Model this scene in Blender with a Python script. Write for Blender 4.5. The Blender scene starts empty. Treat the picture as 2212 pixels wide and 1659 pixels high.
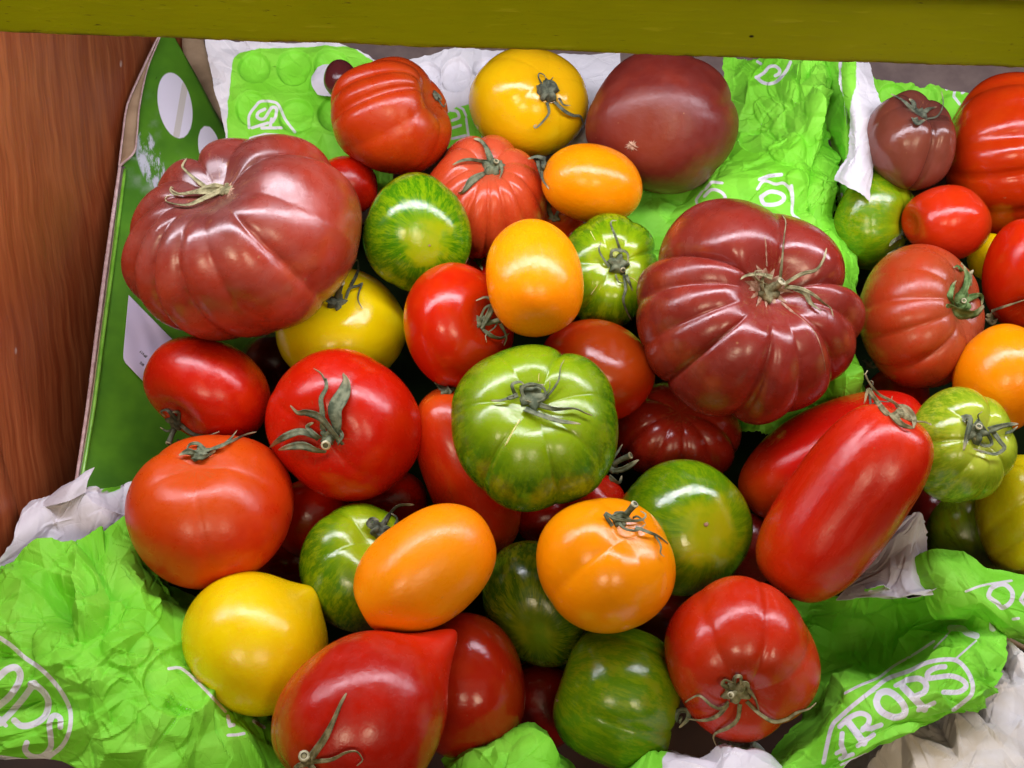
import bpy, math, random
import numpy as np
from mathutils import Vector
from mathutils.geometry import delaunay_2d_cdt

S = bpy.context.scene
C = S.collection
# ------------------------------------------------------------------ camera
# Photograph design units: 2212 x 1659.  Focal length in those units: FPX.
W, H, FPX = 2212.0, 1659.0, 2300.0
PITCH = math.radians(57)
D0 = 0.62                                  # metres from the lens to the middle of the heap
FWD = np.array([0, math.cos(PITCH), -math.sin(PITCH)])
UP = np.array([0, math.sin(PITCH), math.cos(PITCH)])
RIGHT = np.array([1.0, 0, 0])
CAM = -FWD * D0
cd = bpy.data.cameras.new('camera'); cam = bpy.data.objects.new('camera', cd); C.objects.link(cam)
cam.location = CAM; cam.rotation_euler = (math.pi/2 - PITCH, 0, 0)
cd.sensor_width = 36; cd.lens = 36 * FPX / W; cd.clip_start = 0.02; cd.clip_end = 50
S.camera = cam
# ------------------------------------------------------------------ world and lamps
wd = bpy.data.worlds.new('World'); S.world = wd; wd.use_nodes = True
wd.node_tree.nodes['Background'].inputs[0].default_value = (1.0, 0.96, 0.92, 1)
wd.node_tree.nodes['Background'].inputs[1].default_value = 0.02
def area(name, loc, aim, sx, sy, power, col):
    l = bpy.data.lights.new(name, 'AREA'); l.shape = 'RECTANGLE'; l.size = sx; l.size_y = sy
    l.energy = power; l.color = col
    o = bpy.data.objects.new(name, l); C.objects.link(o); o.location = loc
    o.rotation_euler = (Vector(aim) - Vector(loc)).to_track_quat('-Z', 'Y').to_euler()
    return o
# strip lamp under the shelf above the crates, and two warm shop lamps behind the viewer
area('strip_lamp', (0.0, 0.085, 0.33), (0.0, 0.02, 0.0), 1.5, 0.050, 5.6, (0.92, 0.89, 1.0))
area('shop_lamp', (-0.42, -1.15, 1.25), (0, 0, 0), 0.40, 0.24, 5.2, (1.0, 0.80, 0.55))
area('shop_lamp', (0.50, -1.25, 1.35), (0, 0, 0), 0.24, 0.44, 5.2, (1.0, 0.80, 0.55))
area('fill_light', (0.1, -1.3, 2.0), (0, 0, 0), 3.2, 2.0, 7.0, (1.0, 0.86, 0.62))  # added broad fill behind the viewer, mainly to brighten the shelf board's front
S.view_settings.view_transform = 'Standard'; S.view_settings.look = 'None'
S.view_settings.exposure = -0.10; S.view_settings.gamma = 1.0
S.render.engine = 'CYCLES'
S.cycles.use_denoising = True
S.cycles.max_bounces = 6; S.cycles.diffuse_bounces = 3; S.cycles.glossy_bounces = 3; S.cycles.transmission_bounces = 2
S.cycles.caustics_reflective = False; S.cycles.caustics_refractive = False

# ------------------------------------------------------------------ geometry helpers
OX = [0, 547.2, 1094.4, 1635.8]; OY = [0, 403.2, 806.4, 1226.9]
def Z(c, r, *pts):                         # points measured on an enlarged tile of the photograph
    return [(OX[c] + .2604*x, OY[r] + .2604*y) for x, y in pts]
def P(px, py, d):                          # point at depth d along the line of sight
    return CAM + FWD*d + RIGHT*((px - W/2)/FPX*d) + UP*((H/2 - py)/FPX*d)
def PA(px, py, d):
    px, py, d = np.asarray(px, float), np.asarray(py, float), np.asarray(d, float)
    return CAM + FWD*d[..., None] + RIGHT*((px - W/2)/FPX*d)[..., None] + UP*((H/2 - py)/FPX*d)[..., None]
def proj(v):
    r = v - CAM; d = r @ FWD
    return W/2 + FPX*(r @ RIGHT)/d, H/2 - FPX*(r @ UP)/d, d
def base_d(py):                            # depth of the heap's mean surface
    ry = (H/2 - py)/FPX; a = math.radians(66)
    return D0*math.sin(a)/(math.sin(a) - ry*math.cos(a))
def lin(h):
    c = [int(h[i:i+2], 16)/255 for i in (1, 3, 5)]
    return tuple((x/12.92 if x <= .04045 else ((x+.055)/1.055)**2.4) for x in c) + (1,)
def newmesh(name, v, f, mats, parent=None, smooth=True, midx=None, attrs=None):
    me = bpy.data.meshes.new(name)
    v = np.asarray(v, float)
    me.from_pydata(v.tolist(), [], f if isinstance(f, list) else f.tolist())
    for m in (mats if isinstance(mats, (list, tuple)) else [mats]): me.materials.append(m)
    if smooth: me.polygons.foreach_set('use_smooth', [True]*len(me.polygons))
    if midx is not None: me.polygons.foreach_set('material_index', np.asarray(midx, np.int32))
    for k, a in (attrs or {}).items():
        a = np.asarray(a, np.float32)
        if a.ndim == 1:
            at = me.attributes.new(k, 'FLOAT', 'POINT'); at.data.foreach_set('value', a)
        else:
            at = me.attributes.new(k, 'FLOAT_VECTOR', 'POINT'); at.data.foreach_set('vector', a.ravel())
    me.update()
    o = bpy.data.objects.new(name, me); C.objects.link(o)
    if parent: o.parent = parent
    return o
def tag(o, label=None, cat=None, group=None, kind=None):
    if label: o['label'] = label
    if cat: o['category'] = cat
    if group: o['group'] = group
    if kind: o['kind'] = kind
    return o
def thing(name, label, cat, loc, group=None):
    o = bpy.data.objects.new(name, None); C.objects.link(o); o.location = (0, 0, 0)
    o.empty_display_size = .02
    return tag(o, label, cat, group)
def crom(pts, n):                          # Catmull-Rom resample of a polyline, n points
    p = np.asarray(pts, float)
    if len(p) == 2: 
        t = np.linspace(0, 1, n)[:, None]; return p[0]*(1-t) + p[1]*t
    q = np.vstack([2*p[0]-p[1], p, 2*p[-1]-p[-2]])
    seg = np.linalg.norm(np.diff(p, axis=0), axis=1) + 1e-9
    cum = np.concatenate([[0], np.cumsum(seg)]); s = np.linspace(0, cum[-1], n)
    i = np.clip(np.searchsorted(cum, s, side='right')-1, 0, len(seg)-1); t = ((s-cum[i])/seg[i])[:, None]
    a, b, c, d = q[i], q[i+1], q[i+2], q[i+3]
    return .5*(2*b + (c-a)*t + (2*a-5*b+4*c-d)*t**2 + (3*b-a-3*c+d)*t**3)
def cr1(arr, n, axis):                     # uniform Catmull-Rom along an axis of a control grid
    a = np.moveaxis(np.asarray(arr, float), axis, 0); m = len(a)
    q = np.concatenate([[2*a[0]-a[1]], a, [2*a[-1]-a[-2]]])
    s = np.linspace(0, m-1, n); i = np.clip(s.astype(int), 0, m-2); t = (s-i).reshape((-1,)+(1,)*(a.ndim-1))
    A, B, Cc, Dd = q[i], q[i+1], q[i+2], q[i+3]
    return np.moveaxis(.5*(2*B + (Cc-A)*t + (2*A-5*B+4*Cc-Dd)*t**2 + (3*B-A-3*Cc+Dd)*t**3), 0, axis)
def box(name, o, ex, ey, ez, mat, parent=None, bev=.0):   # box from a corner and three edge vectors
    o, ex, ey, ez = map(lambda a: np.asarray(a, float), (o, ex, ey, ez))
    v = [o+ex*i+ey*j+ez*k for k in (0, 1) for j in (0, 1) for i in (0, 1)]
    f = [(0, 2, 3, 1), (4, 5, 7, 6), (0, 1, 5, 4), (2, 6, 7, 3), (0, 4, 6, 2), (1, 3, 7, 5)]
    ob = newmesh(name, v, f, mat, parent, smooth=False)
    if bev:
        m = ob.modifiers.new('bevel', 'BEVEL'); m.width = bev; m.segments = 2
    return ob

# ------------------------------------------------------------------ node helpers
class NT:
    def __init__(s, name):
        s.m = bpy.data.materials.new(name); s.m.use_nodes = True; s.t = s.m.node_tree
        s.n = s.t.nodes; s.l = s.t.links; s.p = s.n['Principled BSDF']
    def node(s, ty, **kw):
        n = s.n.new(ty)
        for k, v in kw.items():
            if k.startswith('i_'):
                key = k[2:]; key = int(key) if key.isdigit() else key.replace('_', ' ')
                s.set(n.inputs[key], v)
            else: setattr(n, k, v)
        return n
    def set(s, inp, v):
        if isinstance(v, bpy.types.NodeSocket): s.l.new(v, inp)
        else: inp.default_value = v
    def attr(s, name):
        return s.node('ShaderNodeAttribute', attribute_name=name)
    def math(s, op, a, b=0.0, c=None, clamp=False):
        n = s.node('ShaderNodeMath', operation=op, use_clamp=clamp); s.set(n.inputs[0], a); s.set(n.inputs[1], b)
        if c is not None: s.set(n.inputs[2], c)
        return n.outputs[0]
    def vmath(s, op, a, b=(0, 0, 0)):
        n = s.node('ShaderNodeVectorMath', operation=op); s.set(n.inputs[0], a)
        s.set(n.inputs['Scale'] if op == 'SCALE' else n.inputs[1], b); return n.outputs[0]
    def mix(s, f, a, b, blend='MIX'):
        n = s.node('ShaderNodeMix', data_type='RGBA', blend_type=blend)
        s.set(n.inputs[0], f); s.set(n.inputs[6], a); s.set(n.inputs[7], b); return n.outputs[2]
    def ramp(s, v, a, b, lo=0.0, hi=1.0, smooth=True):
        n = s.node('ShaderNodeMapRange', interpolation_type='SMOOTHSTEP' if smooth else 'LINEAR')
        for i, x in enumerate((v, a, b, lo, hi)): s.set(n.inputs[i], x)
        return n.outputs[0]
    def noise(s, vec, scale, detail=3, rough=.55, dist=0.0):
        n = s.node('ShaderNodeTexNoise'); s.set(n.inputs['Vector'], vec)
        n.inputs['Scale'].default_value = scale; n.inputs['Detail'].default_value = detail
        n.inputs['Roughness'].default_value = rough; n.inputs['Distortion'].default_value = dist
        return n.outputs[0]
    def vor(s, vec, scale, feature='F1', rnd=1.0):
        n = s.node('ShaderNodeTexVoronoi', feature=feature); s.set(n.inputs['Vector'], vec)
        n.inputs['Scale'].default_value = scale; n.inputs['Randomness'].default_value = rnd; return n
    def bump(s, h, strength, dist=.001, normal=None):
        n = s.node('ShaderNodeBump'); s.set(n.inputs['Height'], h); n.inputs['Strength'].default_value = strength
        n.inputs['Distance'].default_value = dist
        if normal: s.l.new(normal, n.inputs['Normal'])
        return n.outputs[0]
    def out(s, **kw):
        for k, v in kw.items(): s.set(s.p.inputs[k.replace('_', ' ')], v)
        return s.m

# ------------------------------------------------------------------ materials
def skin(name, base, top=None, bot=None, blotch=None, stripes=None, ta=(.55, 1.0), ba=(-.3, -1.0), blot=.5,
         rough=.17, spec=.5, cork=.45, sss=.10, dust=.0, seed=0.0, streak=0.0):
    """Tomato skin; 'tc' is the direction from the fruit's middle with the stalk at +Z."""
    n = NT(name); a = n.attr('tc'); tc = a.outputs['Vector']
    sp = n.node('ShaderNodeSeparateXYZ', i_0=tc); z = sp.outputs[2]
    off = n.vmath('ADD', tc, (seed*3.1, seed*1.7, seed*2.3))
    col = lin(base)
    nz = n.noise(off, 2.2, 3)
    if blotch: col = n.mix(n.math('MULTIPLY', n.ramp(nz, .42, .68), blot), col, lin(blotch))
    flat = n.node('ShaderNodeCombineXYZ', i_0=sp.outputs[0], i_1=sp.outputs[1])
    nrm = n.vmath('NORMALIZE', flat.outputs[0])
    if stripes:
        st = n.vmath('ADD', n.vmath('SCALE', nrm, 3.4), n.node('ShaderNodeCombineXYZ', i_0=0.0, i_1=0.0, i_2=n.math('MULTIPLY', z, 1.5)).outputs[0])
        st = n.vmath('ADD', st, (seed, seed*2, 0))
        s1 = n.noise(st, 2.4, 3, .6, .2); s2 = n.noise(st, 8.5, 4, .65, .1)
        fl = n.noise(n.vmath('ADD', n.vmath('SCALE', tc, 1.0), n.vmath('SCALE', nrm, .8)), 9.0, 4, .7)
        f = n.ramp(n.math('ADD', n.math('ADD', n.math('MULTIPLY', s1, .5), n.math('MULTIPLY', s2, .4)), n.math('MULTIPLY', fl, .15)), .43, .60)
        fade = n.math('MULTIPLY', n.ramp(z, 1.0, .45), n.ramp(z, -1.0, -.86))
        col = n.mix(n.math('MULTIPLY', n.math('MULTIPLY', f, fade), .95), col, lin(stripes))
    if streak:
        st = n.vmath('ADD', n.vmath('SCALE', nrm, 3.0), (seed, 0, 0))
        col = n.mix(n.math('MULTIPLY', n.ramp(n.noise(st, 2.0, 3), .45, .7), streak), col, lin(top or base))
    zz = n.math('ADD', z, n.math('MULTIPLY', n.math('SUBTRACT', nz, .5), .5))
    if top: col = n.mix(n.ramp(zz, ta[0], ta[1]), col, lin(top))
    if bot: col = n.mix(n.ramp(zz, ba[0], ba[1]), col, lin(bot))
    if cork:                               # corky tan cracks round the stalk
        ck = n.noise(n.vmath('ADD', n.vmath('SCALE', nrm, 4.0), n.vmath('SCALE', tc, 2.0)), 3.0, 4, .7)
        ck = n.math('MULTIPLY', n.ramp(n.math('ADD', ck, n.math('MULTIPLY', z, .9)), 1.43, 1.53), cork)
        col = n.mix(ck, col, lin('#9A6A3C'))
    sct = n.vor(n.vmath('ADD', n.vmath('MULTIPLY', off, (1, 1, .45)), (9, 4, 2)), 5.5)
    scf = n.math('MULTIPLY', n.ramp(sct.outputs['Distance'], .075, .03), n.ramp(n.noise(off, 24, 3), .5, .6))
    col = n.mix(n.math('MULTIPLY', scf, .55), col, lin('#A87850'))
    # fine pale flecks and dusty bloom
    fleck = n.ramp(n.vor(off, 46).outputs['Distance'], .085, .045)
    fleck = n.math('MULTIPLY', fleck, n.ramp(n.noise(off, 7, 2), .50, .62))
    col = n.mix(n.math('MULTIPLY', fleck, .5), col, lin('#E8B090'))
    if dust: col = n.mix(n.math('MULTIPLY', n.ramp(n.noise(off, 5, 5), .35, .75), dust), col, lin('#B89088'))
    fine = n.noise(off, 55, 3); med = n.noise(off, 7, 2)
    b = n.bump(fine, .10, .0006); b = n.bump(med, .05, .004, b)
    r = n.ramp(n.noise(off, 6, 4), .3, .7, rough-.05, rough+.08)
    n.p.inputs['Subsurface Radius'].default_value = (.010, .003, .0012)
    n.p.inputs['Subsurface Scale'].default_value = .6
    return n.out(Base_Color=col, Roughness=r, Normal=b, Subsurface_Weight=sss, Specular_IOR_Level=spec)

def calyx_mat(name, c1, c2):
    n = NT(name); tp = n.attr('tip').outputs['Fac']; vn = n.attr('vein').outputs['Fac']; g = n.node('ShaderNodeNewGeometry').outputs['Position']
    f = n.ramp(n.noise(g, 220, 4), .35, .68)
    b = n.bump(n.noise(g, 900, 3), .5, .0006)
    c = n.mix(f, lin(c1), lin(c2)); c = n.mix(n.math('MULTIPLY', vn, .45), c, lin(c2)); c = n.mix(n.ramp(tp, .72, 1.0, 0.0, .75), c, lin('#B8AC86'))
    return n.out(Base_Color=c, Roughness=.75, Normal=b, Specular_IOR_Level=.25)
M_CALYX = calyx_mat('dried_calyx', '#4A5540', '#7E8468')
M_CALYXD = calyx_mat('dark_calyx', '#3A4034', '#6A705C')
M_CALYXG = calyx_mat('green_calyx', '#3E5A28', '#76925A')
M_CALYXT = calyx_mat('tan_calyx', '#5E5A3C', '#A09A74')
M_CUT = calyx_mat('cut_stalk_end', '#8E8A68', '#D2CEAE')
M_SCAR = calyx_mat('corky_scar', '#8A6048', '#C2A088')
M_CRACK = calyx_mat('pale_crack', '#C8C060', '#E6E0A0')
M_HOLE = calyx_mat('stalk_hollow', '#3A3424', '#564E38')

def paper(name, green=('#76D22A', '#92E448'), white=('#D6D4DA', '#E8E7EC')):
    """Printed tissue: 'ink' < 0 is unprinted lettering, 'grn' > 0 the printed field."""
    n = NT(name); dc = n.attr('dc').outputs['Vector']
    ink = n.attr('ink').outputs['Fac']; grn = n.attr('grn').outputs['Fac']
    f1 = n.noise(dc, 7, 4); f2 = n.noise(dc, 90, 3)
    jag = n.math('MULTIPLY', n.math('SUBTRACT', n.noise(dc, 60, 2), .5), 5.0)
    cg = n.mix(n.ramp(f1, .3, .7), lin(green[0]), lin(green[1]))
    cg = n.mix(n.math('MULTIPLY', f2, .25), cg, lin(green[0]))
    cw = n.mix(n.ramp(f1, .35, .7), lin(white[0]), lin(white[1]))
    w = n.math('MAXIMUM', n.ramp(n.math('ADD', ink, n.math('MULTIPLY', jag, .1)), .8, -.8), n.ramp(n.math('ADD', grn, jag), 1.2, -1.2))
    col = n.mix(w, cg, cw)
    wr = n.noise(n.vmath('ADD', dc, (5, 5, 0)), 45, 4, .6, .8)
    wd = n.vmath('ADD', dc, n.vmath('SCALE', n.node('ShaderNodeTexNoise', i_Vector=dc, i_Scale=14.0).outputs[1], .03))
    cr1_ = n.ramp(n.vor(wd, 26, 'DISTANCE_TO_EDGE').outputs['Distance'], 0.0, .05)
    cr2_ = n.ramp(n.vor(n.vmath('ADD', wd, (3, 1, 0)), 62, 'DISTANCE_TO_EDGE').outputs['Distance'], 0.0, .09)
    msk = n.ramp(n.noise(dc, 11, 2), .42, .6)
    b = n.bump(wr, .16, .0010)
    b = n.bump(n.math('MULTIPLY', cr1_, msk), .16, .0012, b)
    n.out(Base_Color=col, Roughness=.62, Normal=b, Specular_IOR_Level=.28)
    tr = n.node('ShaderNodeBsdfTranslucent', i_Color=col)
    mx = n.node('ShaderNodeMixShader', i_0=.06); n.l.new(n.p.outputs[0], mx.inputs[1]); n.l.new(tr.outputs[0], mx.inputs[2])
    n.l.new(mx.outputs[0], n.n['Material Output'].inputs[0])
    return n.m
M_PAPER = paper('green_printed_tissue')
M_TISSUE = paper('white_tissue', ('#CCCAD2', '#E0DFE6'))
M_TAN = paper('stained_white_tissue', ('#CFC5B0', '#EAE8E8'), ('#CFC5B0', '#EAE8E8'))

def flatcol(name, c1, c2, scale=60, rough=.6, bump=.15, spec=.3):
    n = NT(name); g = n.node('ShaderNodeNewGeometry').outputs['Position']
    return n.out(Base_Color=n.mix(n.ramp(n.noise(g, scale, 4), .3, .7), lin(c1), lin(c2)), Roughness=rough,
                 Normal=n.bump(n.noise(g, scale*6, 3), bump, .0006), Specular_IOR_Level=spec)
M_KRAFT = flatcol('kraft_cardboard', '#9C8468', '#B89E80', 40, .85)
M_KRAFTP = flatcol('cut_board_edge', '#B99A98', '#D8BEBC', 200, .8)
M_GREYBOARD = flatcol('grey_brown_board', '#6A5B58', '#7C6C66', 60, .85)
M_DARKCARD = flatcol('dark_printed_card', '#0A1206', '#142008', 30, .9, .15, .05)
M_BLACK = flatcol('black_counter', '#0C0B0A', '#1A1614', 30, .35)
M_TABLE = flatcol('dark_wood_counter', '#2A1810', '#3C2416', 30, .6)

def wood():
    n = NT('varnished_red_brown_wood'); dc = n.attr('dc').outputs['Vector']
    sp = n.node('ShaderNodeSeparateXYZ', i_0=dc)
    x = n.math('ADD', sp.outputs[0], n.math('MULTIPLY', sp.outputs[1], -.13))
    wob = n.math('MULTIPLY', n.math('SUBTRACT', n.noise(dc, 3, 2), .5), .05)
    v = n.node('ShaderNodeCombineXYZ', i_0=n.math('ADD', x, wob), i_1=n.math('MULTIPLY', sp.outputs[1], .03)).outputs[0]
    g1 = n.noise(v, 64, 5, .7); g2 = n.noise(v, 150, 3, .6)
    c = n.mix(n.ramp(g1, .34, .66), lin('#8E4222'), lin('#B06036'))
    c = n.mix(n.math('MULTIPLY', n.ramp(g2, .48, .7), .45), c, lin('#C87848'))
    c = n.mix(n.math('MULTIPLY', n.ramp(n.noise(v, 170, 2), .54, .68), .3), c, lin('#74381E'))
    c = n.mix(n.math('MULTIPLY', n.ramp(n.noise(dc, 2.2, 2), .4, .7), .35), c, lin('#A04A2C'))
    spk = n.ramp(n.vor(n.vmath('MULTIPLY', dc, (1, .35, 1)), 22).outputs['Distance'], .085, .03)
    spk = n.math('MULTIPLY', spk, n.ramp(n.noise(dc, 4, 1), .5, .6))
    c = n.mix(n.math('MULTIPLY', spk, .9), c, lin('#E8D8D0'))
    b = n.bump(n.math('ADD', g1, g2), .25, .0012)
    return n.out(Base_Color=c, Roughness=n.ramp(g2, .3, .7, .34, .5), Normal=b, Specular_IOR_Level=.25)
M_WOOD = wood()

def olive():
    n = NT('chipped_olive_paint'); dc = n.attr('dc').outputs['Vector']
    sp = n.node('ShaderNodeSeparateXYZ', i_0=dc)
    st = n.node('ShaderNodeCombineXYZ', i_0=n.math('MULTIPLY', sp.outputs[0], .16), i_1=sp.outputs[1]).outputs[0]
    g = n.noise(st, 900, 4, .65); g2 = n.noise(st, 330, 3)
    c = n.mix(n.ramp(n.noise(dc, 25, 3), .3, .7), lin('#B4BE04'), lin('#C0C80A'))
    c = n.mix(n.math('MULTIPLY', n.ramp(g2, .62, .72), .5), c, lin('#D4DA30'))
    nick = n.math('MULTIPLY', n.ramp(g, .65, .71), n.ramp(n.noise(dc, 22, 2), .40, .55))
    c = n.mix(n.math('MULTIPLY', nick, .9), c, lin('#3A3206'))
    dots = n.math('MULTIPLY', n.ramp(n.vor(dc, 85).outputs['Distance'], .11, .06), n.ramp(n.noise(dc, 30, 1), .56, .62))
    c = n.mix(dots, c, lin('#1E1A08'))
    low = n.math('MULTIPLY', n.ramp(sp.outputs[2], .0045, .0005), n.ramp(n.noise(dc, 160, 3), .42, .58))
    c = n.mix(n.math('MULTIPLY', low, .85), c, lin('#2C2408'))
    b = n.bump(n.math('ADD', n.math('MULTIPLY', nick, -1.0), n.math('MULTIPLY', g2, .5)), .5, .0012)
    return n.out(Base_Color=c, Roughness=.5, Normal=b, Specular_IOR_Level=.35)
M_OLIVE = olive()

def crate_mat():
    """Green printed crate wall; 'spot' < 0 is the unprinted white oval, 'scuf' < 0 the scuffed one."""
    n = NT('green_printed_card'); dc = n.attr('dc').outputs['Vector']
    spot = n.attr('spot').outputs['Fac']; scuf = n.attr('scuf').outputs['Fac']; tape = n.attr('tape').outputs['Fac']; ink = n.attr('ink').outputs['Fac']
    c = n.mix(n.ramp(n.noise(dc, 9, 3), .3, .7), lin('#467C20'), lin('#5E9826'))
    haze = n.math('MULTIPLY', n.ramp(n.noise(dc, 14, 5), .5, .75), n.ramp(scuf, 55, -5))
    c = n.mix(n.math('MULTIPLY', haze, .6), c, lin('#A8B8A8'))
    sc = n.node('ShaderNodeMapping'); n.set(sc.inputs['Vector'], dc); sc.inputs['Rotation'].default_value = (0, 0, -.5); sc.inputs['Scale'].default_value = (1, .35, 1)
    torn = n.math('MULTIPLY', n.ramp(n.noise(sc.outputs[0], 38, 5, .7), .47, .56), n.ramp(scuf, 2, -3))
    c = n.mix(n.math('MULTIPLY', torn, .85), c, lin('#CFCFE2'))
    wh = n.mix(n.ramp(tape, 1, -1), lin('#EDE9FA'), lin('#D6D0CC'))
    c = n.mix(n.ramp(spot, .8, -.8), c, wh)
    c = n.mix(n.math('MULTIPLY', n.ramp(ink, .6, -.6), .7), c, lin('#1C3010'))
    return n.out(Base_Color=c, Roughness=.38, Normal=n.bump(n.noise(dc, 60, 2), .06, .001), Specular_IOR_Level=.45)
M_CRATE = crate_mat()

def sticker_mat():
    n = NT('white_sticker'); ink = n.attr('ink').outputs['Fac']; dc = n.attr('dc').outputs['Vector']
    c = n.mix(n.ramp(ink, .7, -.7), lin('#D9D0F0'), lin('#1A1822'))
    return n.out(Base_Color=c, Roughness=.5, Normal=n.bump(n.noise(dc, 90, 2), .05, .001))
M_STICK = sticker_mat()

# ------------------------------------------------------------------ sheets: tissue, card, planks
def sdf_lines(px, py, lines):
    d = np.full(px.shape, 99.0)
    for pts, hw in lines:
        pts = np.asarray(pts, float)
        if len(pts) > 3 and hw > 1: pts = crom(pts, len(pts)*4)
        for a, b in zip(pts[:-1], pts[1:]):
            ab = b-a; L = ab @ ab + 1e-9
            t = np.clip(((px-a[0])*ab[0] + (py-a[1])*ab[1])/L, 0, 1)
            d = np.minimum(d, np.hypot(px-a[0]-t*ab[0], py-a[1]-t*ab[1]) - hw)
    return d
def sdf_poly(px, py, poly):                # positive inside
    p = np.asarray(poly, float); q = np.roll(p, -1, axis=0)
    d = np.full(px.shape, 1e9); ins = np.zeros(px.shape, bool)
    for a, b in zip(p, q):
        ab = b-a; L = ab @ ab + 1e-9
        t = np.clip(((px-a[0])*ab[0] + (py-a[1])*ab[1])/L, 0, 1)
        d = np.minimum(d, np.hypot(px-a[0]-t*ab[0], py-a[1]-t*ab[1]))
        c = ((a[1] > py) != (b[1] > py)) & (px < (b[0]-a[0])*(py-a[1])/(b[1]-a[1]+1e-12) + a[0])
        ins ^= c
    return np.where(ins, d, -d)
def sdf_ell(px, py, cx, cy, a, b, rot):    # negative inside; a along the direction rot (degrees, y down)
    r = math.radians(rot); x = (px-cx)*math.cos(r) + (py-cy)*math.sin(r); y = -(px-cx)*math.sin(r) + (py-cy)*math.cos(r)
    return (np.sqrt((x/a)**2 + (y/b)**2) - 1)*min(a, b)
def facets(u, v, scale, amp, seed):
    """Crumple relief: random heights joined by flat facets (Delaunay)."""
    rg = np.random.default_rng(seed)
    nu, nv = int(u[-1]/scale)+3, int(v[-1]/scale)+3
    gx, gy = np.meshgrid(np.arange(nu)-.5, np.arange(nv)-.5, indexing='ij')
    pt = np.stack([gx, gy], -1).reshape(-1, 2) + rg.uniform(-.48, .48, (nu*nv, 2))
    pt = np.vstack([pt, [[-3, -3], [nu+3, -3], [nu+3, nv+3], [-3, nv+3]]])*scale
    h = rg.normal(0, 1, len(pt))*amp
    vs, _, fs, ov, _, _ = delaunay_2d_cdt([Vector(p) for p in pt.tolist()], [], [], 0, 1e-7)
    hv = np.array([h[o[0]] if o else 0. for o in ov]); V = np.array([list(p) for p in vs])
    out = np.zeros((len(u), len(v)))
    for f in fs:
        if len(f) != 3: continue
        a, b, c = V[f[0]], V[f[1]], V[f[2]]
        x0, x1 = min(a[0], b[0], c[0]), max(a[0], b[0], c[0]); y0, y1 = min(a[1], b[1], c[1]), max(a[1], b[1], c[1])
        i0, i1 = np.searchsorted(u, [x0, x1]); j0, j1 = np.searchsorted(v, [y0, y1])
        i1 = min(i1+1, len(u)); j1 = min(j1+1, len(v))
        if i0 >= i1 or j0 >= j1: continue
        X, Y = u[i0:i1, None], v[None, j0:j1]
        det = (b[1]-c[1])*(a[0]-c[0]) + (c[0]-b[0])*(a[1]-c[1])
        if abs(det) < 1e-14: continue
        l1 = ((b[1]-c[1])*(X-c[0]) + (c[0]-b[0])*(Y-c[1]))/det
        l2 = ((c[1]-a[1])*(X-c[0]) + (a[0]-c[0])*(Y-c[1]))/det
        l3 = 1-l1-l2; m = (l1 >= -1e-6) & (l2 >= -1e-6) & (l3 >= -1e-6)
        sub = out[i0:i1, j0:j1]; sub[m] = (l1*hv[f[0]] + l2*hv[f[1]] + l3*hv[f[2]])[m]
    return out
def soft(a, k):                            # small box blur: paper creases are sharp but not razor sharp
    for _ in range(k):
        p = np.pad(a, 1, mode='edge'); a = (p[:-2, 1:-1] + p[2:, 1:-1] + p[1:-1, :-2] + p[1:-1, 2:] + 2*a)/6
    return a
SH = {}
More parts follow.
